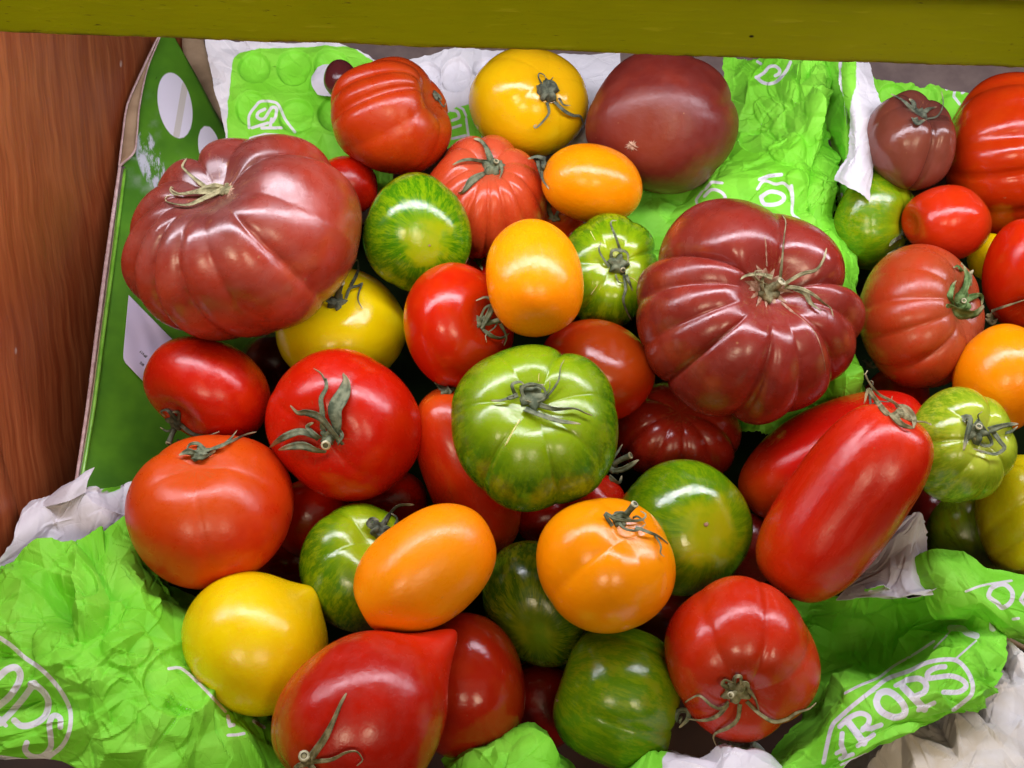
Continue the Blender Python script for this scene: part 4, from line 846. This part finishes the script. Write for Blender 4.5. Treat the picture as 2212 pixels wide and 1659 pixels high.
def build(t):
    kw = dict(nph=110, nth=64, seed=sum(map(ord, t.id))); kw.update(t.shape)
    v, tc = fruit(**kw); nth, nph = v.shape[:2]; v = v.reshape(-1, 3); tc = tc.reshape(-1, 3)
    z = np.array(t.stem, float); z /= np.linalg.norm(z)
    x = np.array([1., 0, 0]) - z*z[0]
    if np.linalg.norm(x) < .45: x = np.array([0, 1., 0]) - z*z[1]
    x /= np.linalg.norm(x); y = np.cross(z, x)
    v = v @ np.stack([x, y, z])
    e1 = np.array([math.cos(t.rot), math.sin(t.rot)]); e2 = np.array([-e1[1], e1[0]])
    q = np.stack([v[:, 0]*e1[0] + v[:, 1]*e1[1], v[:, 0]*e2[0] + v[:, 1]*e2[1], v[:, 2]], -1)
    q -= (q.max(0) + q.min(0))/2; q /= (q.max(0) - q.min(0))[:2].mean()/2
    s1, s2 = t.hw*t.d/FPX, t.hh*t.d/FPX; o1 = o2 = 0.0
    cx, cy = t.c[0]-W/2, H/2-t.c[1]; c1, c2 = cx*e1[0]+cy*e1[1], cx*e2[0]+cy*e2[1]
    a0, b0 = q[:, 0], q[:, 1]; A = (a0.max()-a0.min())/2; B = (b0.max()-b0.min())/2
    s1 /= A; s2 /= B; sz = (s1*s2)**.5
    for _ in range(6):
        pa, pb = c1*t.d/FPX + o1 + a0*s1, c2*t.d/FPX + o2 + b0*s2; dep = t.d - q[:, 2]*sz
        u, w = pa/dep*FPX - c1, pb/dep*FPX - c2
        s1 *= 2*t.hw/(u.max()-u.min()); s2 *= 2*t.hh/(w.max()-w.min()); sz = (s1*s2)**.5
        o1 -= (u.max()+u.min())/2*t.d/FPX; o2 -= (w.max()+w.min())/2*t.d/FPX
    X, Y = pa*e1[0] + pb*e2[0], pa*e1[1] + pb*e2[1]
    V = CAM + X[:, None]*RIGHT + Y[:, None]*UP + dep[:, None]*FWD
    t.mat = dict(t.mat); t.mat['rough'] = t.mat.get('rough', .18) + random.Random(t.id).uniform(-.035, .06)
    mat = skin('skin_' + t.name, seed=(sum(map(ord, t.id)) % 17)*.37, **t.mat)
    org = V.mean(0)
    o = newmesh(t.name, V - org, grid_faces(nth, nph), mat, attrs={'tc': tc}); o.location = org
    tag(o, t.label, t.kw.get('kind', 'tomato'), 'tomatoes heaped in the left crate' if t.box == 'L' else 'tomatoes in the right crate')
    g = V.reshape(nth, nph, 3)
    nr = np.cross(np.roll(g, -1, 1) - np.roll(g, 1, 1), np.gradient(g, axis=0)); cen = V.mean(0)
    nr *= np.sign(((g-cen)*nr).sum(-1))[..., None]; nr = nr.reshape(-1, 3)
    face = (nr*(CAM-V)).sum(-1) > 0
    t.px, t.py, t.dep = (c[face] for c in proj(V)); t.o, t.org = o, org
for t in TOM: build(t)
BY = {t.id: t for t in TOM}
def sdep(t, x, y):
    dd = (t.px-x)**2 + (t.py-y)**2; k = np.argpartition(dd, 4)[:4]; w = 1/(dd[k]+1)
    return float((t.dep[k]*w).sum()/w.sum())

# ------------------------------------------------------------------ calyxes
RG = random.Random(7)
def ribbon(name, t, parent, pts, wz, mat, leaf=False, lift=.0012, hump=.0025, thin=.00035, twist=None, flat=False):
    n = max(10, min(22, len(pts)*5))
    q = crom(pts, n)
    s = np.linspace(0, 1, n)
    d0 = np.array([sdep(t, x, y) for x, y in q])
    for _ in range(2): d0[1:-1] = (d0[:-2] + d0[1:-1]*2 + d0[2:])/4
    ph = RG.uniform(0, 3)
    lf = lift + (0 if flat else hump*np.sin(math.pi*s)**.8*(1 + .5*np.sin(5*s+ph)) + hump*.9*s*s*RG.uniform(.2, 1.0))
    p = PA(q[:, 0], q[:, 1], d0 - lf)
    tg = np.gradient(p, axis=0); tg /= np.linalg.norm(tg, axis=1)[:, None] + 1e-12
    vw = CAM - p; vw /= np.linalg.norm(vw, axis=1)[:, None]
    b = np.cross(tg, vw); b /= np.linalg.norm(b, axis=1)[:, None] + 1e-12; nn = np.cross(b, tg)
    tw = (RG.uniform(-.5, .5) + RG.uniform(-.9, .9)*s + .35*np.sin(6*s+ph)) if twist is None else np.full(n, twist)
    b, nn = b*np.cos(tw)[:, None] + nn*np.sin(tw)[:, None], nn*np.cos(tw)[:, None] - b*np.sin(tw)[:, None]
    hw = .58*wz*.2604/FPX*d0
    wp = (np.sin(math.pi*np.clip(s*.86+.10, 0, 1))**.9 + .04) if leaf else (1-s)**.55*.85 + .17
    if flat: wp = np.ones(n)*(.75 + .35*np.sin(19*s))
    hw = np.maximum(hw*wp, .00022); th = np.maximum(thin*(.4 + .6*(1-s)), .00016)
    V = []
    for i in range(n):
        c = p[i]; w, k = b[i]*hw[i], nn[i]*th[i]; v = nn[i]*hw[i]*.38
        V += [c - w + v, c - w*.45 + k, c + k - v*.4, c + w*.45 + k, c + w + v, c + w*.4 - k - v*.3, c - k - v*.7, c - w*.4 - k - v*.3]
    k = 8
    F = [(i*k+j, i*k+(j+1) % k, (i+1)*k+(j+1) % k, (i+1)*k+j) for i in range(n-1) for j in range(k)] + [tuple(range(k)), tuple(range((n-1)*k, n*k))]
    base = np.array(parent.location) + (np.array(parent.parent.location) if parent.parent else 0)
    at = {} if flat else {'tip': np.repeat(s, 8), 'vein': np.tile([0, 0, 1, 0, 0, 0, 1, 0], n).astype(float)}
    return newmesh(name, np.array(V) - base, F, mat, parent, attrs=at)
def hub(t, c, r, mat, tall=.5, seed=0):
    d = sdep(t, *c); R = r*.2604/FPX*d
    ctr = P(c[0], c[1], d - R*.15); rg = np.random.default_rng(seed + int(c[0]))
    zz = np.array(t.stem, float); zz /= np.linalg.norm(zz); zz[2] = max(zz[2], .15); zz /= np.linalg.norm(zz)
    N = zz[0]*RIGHT + zz[1]*UP - zz[2]*FWD; a = np.cross(N, [.3, .5, .81]); a /= np.linalg.norm(a); b = np.cross(N, a)
    V, k, m = [], 20, 9
    w1, w2 = rg.uniform(0, 6.28, 2)
    for i in range(m):
        th = i/(m-1)*math.pi*.62
        for j in range(k):
            ph = 2*math.pi*j/k; f = 1 + .20*math.sin(5*ph+w1) + .12*math.sin(8*ph+w2) + rg.uniform(-.08, .08)
            rr = R*math.sin(th)*f; hh = R*tall*(math.cos(th) + .18*math.sin(5*ph+w1)*math.sin(th)*1.5) - R*.5*tall*math.exp(-(math.sin(th)/.35)**2)
            V.append(ctr + a*rr*math.cos(ph) + b*rr*math.sin(ph) + N*hh)
    F = [(i*k+j, (i+1)*k+j, (i+1)*k+(j+1) % k, i*k+(j+1) % k) for i in range(m-1) for j in range(k)]
    V = np.array(V); o = newmesh('calyx', V - t.org, F, mat, t.o)
    return o, ctr, N
def calyx(idn, c, r, sepals, mat=M_CALYX, stalk=None, tall=.5):
    """sepals: (points, width[, 'leaf']); stalk: (start, end, width in tile units[, rise])."""
    t = BY[idn]; cx, ctr, N = hub(t, c, r, mat, tall)
    for s in sepals:
        ribbon('sepal', t, cx, s[0], s[1], s[3] if len(s) > 3 and s[3] else mat, leaf=len(s) > 2 and s[2] == 'leaf')
    if stalk:
        a, b, w = stalk[:3]; rise = stalk[3] if len(stalk) > 3 else .006
        da = sdep(t, *a); R = w*.5*.2604/FPX*da
        p0, p1 = P(a[0], a[1], da), P(b[0], b[1], min(sdep(t, *b), da) - rise)
        base = t.org
        st = tube('stalk', [p0 - base, p0*.45 + p1*.55 - base + N*R*.3, p1 - base], [R*1.1, R*.8, R*.85, R], mat, cx, 12, 12, caps=True)
        ax = p1 - (p0*.45 + p1*.55 + N*R*.3); ax /= np.linalg.norm(ax); u = np.cross(ax, [.2, .3, .9]); u /= np.linalg.norm(u); v = np.cross(ax, u)
        V, F = [], []
        for i, (rr, hgt) in enumerate(((1.06, -.3), (1.04, .1), (.6, .16), (.4, -.05), (.01, -.1))):
            V += [p1 - base + ax*R*hgt + (u*math.cos(q) + v*math.sin(q))*R*rr for q in np.linspace(0, 2*math.pi, 14, endpoint=False)]
        F = [(i*14+j, i*14+(j+1) % 14, (i+1)*14+(j+1) % 14, (i+1)*14+j) for i in range(4) for j in range(14)]
        newmesh('cut_end', V, F, [M_CUT, M_HOLE], st, midx=[0]*28 + [1]*28)
calyx('T1', Z(0, 0, (1875, 1575))[0], 60, [
    (Z(0, 0, (1840, 1560), (1720, 1572), (1560, 1605), (1450, 1612), (1412, 1580), (1420, 1550), (1440, 1560)), 42),
    (Z(0, 0, (1700, 1550), (1620, 1490), (1540, 1420), (1512, 1375), (1550, 1310)), 34),
    (Z(0, 1, (1840, 30), (1720, 85), (1570, 152), (1450, 145), (1372, 115), (1385, 80), (1420, 75)), 40),
    (Z(0, 1, (1800, 45), (1640, 55), (1500, 60), (1430, 30), (1410, 5)), 26), (Z(0, 0, (1850, 1545), (1780, 1535), (1690, 1560), (1590, 1600)), 30)], M_CALYXT)
calyx('T2', Z(1, 0, (1515, 795))[0], 40, [(Z(1, 0, (1500, 770), (1545, 800), (1560, 835)), 30), (Z(1, 0, (1535, 830), (1580, 885), (1600, 845)), 14)], M_CALYXD)
calyx('T4', Z(2, 0, (335, 765))[0], 85, [
    (Z(2, 0, (290, 690), (265, 640), (272, 608), (310, 622), (335, 665)), 14), (Z(2, 0, (340, 680), (365, 665), (385, 640)), 16),
    (Z(2, 0, (335, 850), (352, 935), (305, 1005), (245, 1060), (225, 1045), (250, 1035)), 22), (Z(2, 0, (395, 845), (470, 915), (550, 958), (608, 965), (632, 1015), (650, 1062)), 30),
    (Z(2, 0, (435, 815), (470, 868), (530, 876)), 18), (Z(2, 0, (300, 700), (380, 690), (430, 760)), 50)], M_CALYXD, tall=.9)
calyx('T6', Z(1, 0, (1985, 1400))[0], 80, [
    (Z(1, 0, (1975, 1340), (1930, 1230), (1880, 1165), (1830, 1150)), 50), (Z(1, 0, (1940, 1340), (1810, 1322), (1720, 1335), (1652, 1368)), 34),
    (Z(1, 0, (1930, 1430), (1810, 1500), (1735, 1590), (1700, 1600)), 52, 'leaf'), (Z(1, 0, (2040, 1330), (2060, 1400), (2045, 1480)), 34)], M_CALYX, stalk=(Z(1, 0, (1990, 1400))[0], Z(1, 0, (2015, 1335))[0], 44, .006), tall=.8)
calyx('T7', Z(2, 0, (295, 1370))[0], 60, [
    (Z(2, 0, (320, 1320), (250, 1302), (175, 1318)), 34), (Z(2, 0, (290, 1400), (300, 1490), (352, 1570)), 22), (Z(2, 0, (260, 1330), (270, 1400), (300, 1500)), 30)], M_CALYXD)
calyx('T11', Z(2, 1, (395, 265))[0], 44, [
    (Z(2, 1, (375, 255), (348, 170), (375, 80), (422, 0)), 34), (Z(2, 1, (400, 270), (430, 205), (480, 183), (503, 230), (548, 216)), 26)], M_CALYX)
calyx('T10', Z(2, 1, (925, 650))[0], 80, [
    (Z(2, 1, (950, 545), (912, 430), (868, 325), (872, 285), (912, 282)), 24), (Z(2, 1, (850, 665), (795, 590), (765, 520), (782, 462)), 22),
    (Z(2, 1, (970, 730), (985, 850), (968, 940), (1000, 1040), (1038, 1112)), 26), (Z(2, 1, (990, 735), (1030, 820), (1046, 865)), 26),
    (Z(2, 1, (905, 735), (930, 790), (972, 797)), 16), (Z(2, 1, (870, 600), (878, 535), (945, 530), (1000, 555), (1005, 640)), 30)], M_CALYX, stalk=(Z(2, 1, (940, 640))[0], Z(2, 1, (966, 692))[0], 44, .008), tall=.9)
calyx('T12', Z(1, 1, (690, 960))[0], 75, [
    (Z(1, 1, (770, 930), (800, 845), (870, 822), (905, 800), (880, 870), (870, 940), (906, 1012)), 24), (Z(1, 1, (810, 825), (850, 745), (872, 680), (866, 610), (842, 622), (825, 650)), 26),
    (Z(1, 1, (720, 970), (640, 960), (590, 920), (640, 860)), 40)], M_CALYXD, stalk=(Z(1, 1, (700, 930))[0], Z(1, 1, (726, 792))[0], 64, .010))
calyx('T13', Z(1, 1, (1890, 1130))[0], 62, [
    (Z(1, 1, (1890, 1180), (1955, 1050), (1980, 965), (1930, 922), (1848, 946)), 46, 'leaf'), (Z(1, 1, (1900, 1185), (1990, 1240), (2060, 1252), (2126, 1215)), 40, 'leaf'),
    (Z(1, 1, (1880, 1090), (1930, 1000), (2010, 985), (2058, 1060), (2000, 1170), (1930, 1225), (1935, 1292)), 18), (Z(1, 1, (2050, 1140), (2100, 1240), (2080, 1320)), 26),
    (Z(1, 1, (1940, 1100), (2010, 1000), (2080, 1020)), 40)], M_CALYX, stalk=(Z(1, 1, (1940, 1130))[0], Z(1, 1, (2094, 1095))[0], 50, .004))
calyx('T14', Z(3, 1, (90, 870))[0], 90, [
    (Z(3, 1, (190, 760), (203, 620), (222, 420), (236, 290), (205, 235)), 22), (Z(3, 1, (230, 810), (370, 725), (485, 690), (548, 605), (576, 510)), 34),
    (Z(3, 1, (230, 830), (370, 850), (480, 905), (560, 970), (610, 1010), (632, 1078)), 32), (Z(3, 1, (290, 850), (400, 890), (440, 965), (530, 1032)), 34, 'leaf'),
    (Z(2, 1, (2200, 755), (2090, 728), (1985, 740), (1938, 772)), 36), (Z(2, 1, (2170, 820), (2075, 765), (2060, 705), (2120, 698)), 16), (Z(3, 1, (60, 900), (40, 800), (70, 720)), 40)],
    M_CALYXT, stalk=(Z(3, 1, (110, 870))[0], Z(3, 1, (205, 783))[0], 72, .004))
calyx('T15', Z(0, 2, (1450, 410))[0], 70, [
    (Z(0, 2, (1490, 420), (1590, 500), (1700, 525), (1820, 484)), 34), (Z(0, 2, (1460, 385), (1390, 310), (1338, 320), (1370, 360)), 36),
    (Z(0, 2, (1440, 460), (1385, 480), (1330, 450)), 22), (Z(0, 2, (1470, 550), (1540, 600), (1640, 580), (1680, 520)), 18), (Z(0, 2, (1470, 400), (1480, 330), (1430, 320)), 40)],
    M_CALYXD, stalk=(Z(0, 2, (1460, 440))[0], Z(0, 2, (1398, 585))[0], 50, .006))
calyx('T16', Z(1, 2, (620, 525))[0], 66, [
    (Z(1, 2, (690, 520), (700, 410), (690, 290), (755, 160), (772, 60), (745, 0)), 110, 'leaf'), (Z(1, 2, (580, 470), (572, 320), (562, 210), (608, 120), (600, 40)) + Z(1, 1, (600, 1620), (565, 1550), (500, 1508)), 42),
    (Z(1, 2, (745, 590), (660, 480), (560, 362), (435, 322), (372, 326), (308, 268)), 62, 'leaf'), (Z(1, 2, (540, 545), (450, 500), (380, 490), (280, 520), (200, 562), (134, 617)), 56, 'leaf'),
    (Z(1, 2, (605, 650), (520, 632), (420, 600), (300, 610), (208, 636)), 58, 'leaf'), (Z(1, 2, (550, 540), (480, 490), (445, 440), (500, 408)), 50), (Z(1, 2, (700, 580), (740, 520), (700, 440)), 44)],
    M_CALYX, stalk=(Z(1, 2, (640, 540))[0], Z(1, 2, (600, 598))[0], 76, .010))
calyx('T18', Z(2, 2, (215, 190))[0], 110, [
    (Z(2, 2, (150, 300), (280, 352), (440, 398), (612, 420)), 52), (Z(2, 2, (270, 262), (400, 292), (560, 290), (640, 322), (712, 352)), 40),
    (Z(2, 2, (300, 225), (380, 140), (430, 60)) + Z(2, 1, (440, 1570), (450, 1490), (478, 1438)), 20), (Z(2, 2, (310, 210), (355, 120), (358, 65)), 10),
    (Z(2, 2, (90, 180), (10, 210)) + Z(1, 2, (2160, 192), (2060, 226), (1972, 226)), 34), (Z(2, 2, (140, 205), (128, 125), (200, 88), (300, 115), (322, 190), (240, 242), (150, 222)), 26),
    (Z(2, 2, (70, 170), (48, 95), (110, 72), (155, 105)), 30), (Z(2, 2, (110, 120), (200, 100), (310, 95)), 30)], M_CALYX, tall=.3)
calyx('T19', Z(1, 2, (1600, 150))[0], 46, [(Z(1, 2, (1640, 160), (1570, 120), (1505, 60)), 66, 'leaf'), (Z(1, 2, (1620, 150), (1690, 115), (1730, 90)), 30)], M_CALYX)
calyx('T23', Z(2, 2, (880, 790))[0], 50, [
    (Z(2, 2, (870, 815), (980, 785), (1096, 718)), 44, 'leaf'), (Z(2, 2, (850, 860), (930, 905), (955, 850)), 40), (Z(2, 2, (880, 720), (930, 640), (960, 590)), 24)], M_CALYX,
    stalk=(Z(2, 2, (880, 750))[0], Z(2, 2, (1030, 680))[0], 54, .006))
calyx('T25', Z(3, 2, (1200, 355))[0], 66, [
    (Z(3, 2, (1250, 350), (1140, 245), (1010, 175), (930, 75), (892, 0)) + Z(3, 1, (890, 1565), (915, 1525)), 26), (Z(3, 2, (1090, 345), (1020, 270), (960, 190), (920, 135), (885, 255)), 44),
    (Z(3, 2, (1150, 270), (1230, 300), (1290, 380), (1295, 455)), 60, 'leaf'), (Z(3, 2, (1280, 400), (1390, 404), (1440, 430), (1438, 415)), 16), (Z(3, 2, (1110, 330), (1200, 420), (1290, 455)), 60)],
    M_CALYXT, tall=.7)
calyx('T24', Z(3, 2, (935, 200))[0], 30, [(Z(3, 2, (940, 260), (935, 180), (960, 80), (940, 60)), 18), (Z(3, 2, (940, 270), (1000, 235), (1100, 235), (1120, 190)), 14)], M_CALYXD)
calyx('T26', Z(0, 2, (1660, 665))[0], 80, [
    (Z(0, 2, (1640, 670), (1570, 650), (1485, 680)), 46, 'leaf'), (Z(0, 2, (1700, 640), (1640, 585), (1570, 590), (1545, 645)), 34), (Z(0, 2, (1730, 640), (1850, 600), (1920, 535), (1966, 474)), 34),
    (Z(0, 2, (1770, 625), (1900, 572), (2030, 510), (2127, 486)), 26), (Z(0, 2, (1600, 690), (1690, 690), (1790, 640)), 50)], M_CALYX, tall=.3)
calyx('T27', Z(1, 2, (1050, 1300))[0], 80, [
    (Z(1, 2, (1060, 1280), (1120, 1180), (1180, 1110), (1240, 1088), (1335, 1090)), 46), (Z(1, 2, (1020, 1290), (955, 1250), (985, 1210), (1045, 1222)), 50),
    (Z(1, 2, (1180, 1260), (1190, 1200), (1140, 1160)), 26), (Z(1, 2, (1040, 1300), (1060, 1350), (1050, 1400)), 60)], M_CALYXD, tall=1.0)
calyx('T29', Z(2, 2, (930, 1215))[0], 66, [
    (Z(2, 2, (880, 1265), (818, 1165), (900, 1205), (1030, 1222), (1130, 1212), (1155, 1170), (1108, 1142)), 32), (Z(2, 2, (920, 1230), (980, 1290), (1080, 1302), (1155, 1250)), 24),
    (Z(2, 2, (1070, 1280), (1180, 1320), (1260, 1352), (1338, 1412)), 28), (Z(2, 2, (1230, 1345), (1278, 1430), (1276, 1490), (1308, 1522)), 18), (Z(2, 2, (890, 1200), (960, 1170), (1030, 1220)), 60), (Z(2, 2, (1050, 1200), (1090, 1190), (1150, 1240)), 18)],
    M_CALYX, stalk=(Z(2, 2, (980, 1185))[0], Z(2, 2, (1064, 1084))[0], 62, .006))
calyx('T31', Z(1, 3, (445, 1600))[0], 66, [
    (Z(1, 3, (470, 1590), (580, 1430), (660, 1265), (720, 1130), (772, 1038)), 62), (Z(1, 3, (480, 1605), (640, 1590), (760, 1532), (850, 1520), (892, 1560), (906, 1600), (858, 1642)), 34),
    (Z(1, 3, (440, 1620), (380, 1640), (320, 1680)), 50), (Z(1, 3, (470, 1630), (520, 1680), (600, 1760)), 40)], M_CALYXT, stalk=(Z(1, 3, (450, 1600))[0], Z(1, 3, (420, 1558))[0], 90, .008))
calyx('T34', Z(2, 3, (1440, 1260))[0], 30, [(Z(2, 3, (1400, 1260), (1430, 1190), (1500, 1190), (1503, 1250), (1430, 1325)), 50)], M_CALYX)
calyx('T35', Z(2, 3, (1900, 1020))[0], 105, [
    (Z(2, 3, (1840, 1110), (1780, 1162), (1700, 1140), (1600, 1062), (1520, 1090), (1480, 1116)), 28), (Z(2, 3, (1830, 1130), (1760, 1220), (1650, 1262), (1500, 1252)), 34),
    (Z(2, 3, (1930, 1130), (1912, 1250), (1840, 1322), (1745, 1362), (1714, 1405), (1742, 1480)), 38), (Z(2, 3, (1990, 1110), (2080, 1200), (2190, 1270)) + Z(3, 3, (180, 1275), (260, 1250), (330, 1200), (430, 1170), (490, 1118)), 34),
    (Z(2, 3, (2000, 1000), (2060, 1080), (2095, 1185)), 34), (Z(2, 3, (1850, 1000), (1790, 965), (1812, 930), (1880, 950)), 40), (Z(2, 3, (1890, 960), (1900, 910), (1940, 905), (1940, 970)), 40), (Z(2, 3, (1940, 980), (1990, 960), (2020, 1030)), 46)],
    M_CALYXT, stalk=(Z(2, 3, (1925, 1000))[0], Z(2, 3, (1858, 1056))[0], 54, .008), tall=.7)
calyx('D8', (1034, 560), 40, [(Z(1, 1, (1880, 560), (1860, 600), (1900, 690)), 40, 'leaf'), (Z(1, 1, (1860, 555), (1800, 580), (1790, 640)), 24)], M_CALYXG)
calyx('R1', Z(3, 0, (1330, 940))[0], 70, [
    (Z(3, 0, (1290, 910), (1200, 830), (1110, 780)), 30), (Z(3, 0, (1310, 910), (1290, 850), (1260, 820)), 34, 'leaf'), (Z(3, 0, (1380, 990), (1490, 965), (1540, 870), (1530, 760)), 16),
    (Z(3, 0, (1360, 950), (1420, 905), (1490, 885)), 40), (Z(3, 0, (1300, 980), (1330, 1020), (1400, 990)), 44)], M_CALYXD)
calyx('R4', Z(3, 1, (1215, 375))[0], 50, [
    (Z(3, 1, (1240, 340), (1350, 270), (1480, 232), (1642, 195)), 26), (Z(3, 1, (1250, 380), (1310, 310), (1362, 280)), 44, 'leaf'), (Z(3, 1, (1190, 410), (1130, 450), (1095, 495)), 40),
    (Z(3, 1, (1240, 430), (1312, 422), (1200, 505), (1078, 562)), 34), (Z(3, 1, (1230, 280), (1270, 230), (1312, 178)), 22)], M_CALYX)
calyx('R6', Z(3, 1, (1690, 950))[0], 90, [
    (Z(3, 1, (1610, 970), (1600, 900), (1625, 820), (1650, 780)), 50), (Z(3, 1, (1575, 980), (1660, 1040), (1790, 1050), (1880, 990)), 90, 'leaf'), (Z(3, 1, (1640, 960), (1720, 860), (1742, 750), (1695, 635)), 62),
    (Z(3, 1, (1760, 920), (1860, 900), (1865, 985)), 46), (Z(3, 1, (1770, 820), (1760, 740), (1792, 690)), 36, 'leaf', M_CALYXT), (Z(3, 1, (1700, 700), (1660, 660), (1625, 675)), 26)], M_CALYXG, stalk=(Z(3, 1, (1680, 980))[0], Z(3, 1, (1715, 945))[0], 40, .008), tall=.8)
calyx('R7', Z(3, 1, (1940, 1080))[0], 44, [(Z(3, 1, (1945, 1035), (2080, 985), (2230, 935)), 22), (Z(3, 1, (1920, 1090), (1950, 1130), (1990, 1100)), 50)], M_CALYXT)
calyx('R9', Z(3, 1, (925, 1480))[0], 36, [
    (Z(3, 1, (880, 1440), (950, 1495), (1035, 1480), (1040, 1425)), 26), (Z(3, 1, (1000, 1390), (1030, 1330), (1045, 1298)), 16), (Z(3, 1, (925, 1530), (890, 1570), (930, 1640)), 18)], M_CALYX)
calyx('R10', Z(3, 2, (1800, 490))[0], 95, [
    (Z(3, 2, (1700, 380), (1760, 375), (1740, 510), (1710, 642)), 50), (Z(3, 2, (1920, 475), (2040, 432), (2165, 420)), 50), (Z(3, 2, (2060, 500), (2110, 480), (2160, 440)), 26),
    (Z(3, 2, (1850, 410), (1830, 350), (1865, 318)), 14), (Z(3, 2, (1850, 430), (1930, 530), (1945, 590), (1870, 600), (1790, 528)), 34), (Z(3, 2, (1940, 460), (2010, 560), (2052, 622), (1980, 672), (1900, 660), (1790, 625)), 36)],
    M_CALYX, stalk=(Z(3, 2, (1800, 500))[0], Z(3, 2, (1840, 440))[0], 54, .006), tall=.8)
# corky scars and pale cracks in the skin
def mark(idn, name, pts, w, mat, lift=.0001):
    t = BY[idn]; o = ribbon(name, t, t.o, pts, w, mat, lift=lift, flat=True, thin=.00025, twist=0.0)
mark('T14', 'scar_line', Z(3, 1, (200, 960), (300, 1045), (390, 1115), (470, 1205), (520, 1320), (545, 1400), (558, 1500), (545, 1640)) + Z(3, 2, (550, 40), (538, 110), (520, 178)), 16, M_SCAR)
mark('T14', 'scar_line', Z(3, 1, (78, 660), (76, 580), (72, 500), (64, 420)), 12, M_SCAR)
mark('T18', 'crack_line', Z(2, 2, (110, 380), (60, 470), (0, 590)), 7, M_CRACK)
mark('T18', 'crack_line', Z(1, 2, (2212, 390), (2150, 480), (2085, 605)), 8, M_CRACK)
mark('T18', 'crack_line', Z(2, 2, (270, 0), (262, 70)), 6, M_CRACK)
mark('T10', 'crack_line', Z(2, 1, (695, 370), (735, 445)), 6, M_CRACK)
mark('T10', 'crack_line', Z(2, 1, (1000, 740), (1060, 770), (1110, 820)), 6, M_CRACK)
mark('T10', 'crack_line', Z(2, 1, (755, 815), (700, 895)), 6, M_CRACK)
def star(idn, c, r, seed, mat=M_SCAR):
    t = BY[idn]; rg = np.random.default_rng(seed); n, m = 28, 5; V = [P(c[0], c[1], sdep(t, *c) - .0004) - t.org]
    rr = [r*((.55 + .45*rg.random()) if i % 2 else (.35 + .2*rg.random())) for i in range(n)]
    for k in range(1, m+1):
        for i in range(n):
            x, y = c[0] + rr[i]*k/m*math.cos(6.283*i/n), c[1] + rr[i]*k/m*math.sin(6.283*i/n)
            V.append(P(x, y, sdep(t, x, y) - (.0004 if k < m else .0)) - t.org)
    F = [(0, 1+i, 1+(i+1) % n) for i in range(n)] + [(1+(k-1)*n+i, 1+k*n+i, 1+k*n+(i+1) % n, 1+(k-1)*n+(i+1) % n) for k in range(1, m) for i in range(n)]
    newmesh('corky_scar' if r > 15 else 'blossom_scar', V, F, mat, t.o)
star('T5', Z(2, 0, (1035, 1210))[0], 18, 1)
star('T14', (1655, 618), 66, 8)
star('T1', Z(0, 0, (1890, 1575))[0], 20, 9)
star('T22', Z(2, 2, (1655, 1255))[0], 8, 2)
star('T8', Z(1, 1, (1462, 488))[0], 4, 3)
star('T34', Z(2, 3, (418, 1100))[0], 5, 4)
star('T9', Z(1, 1, (2205, 290))[0], 3, 5)
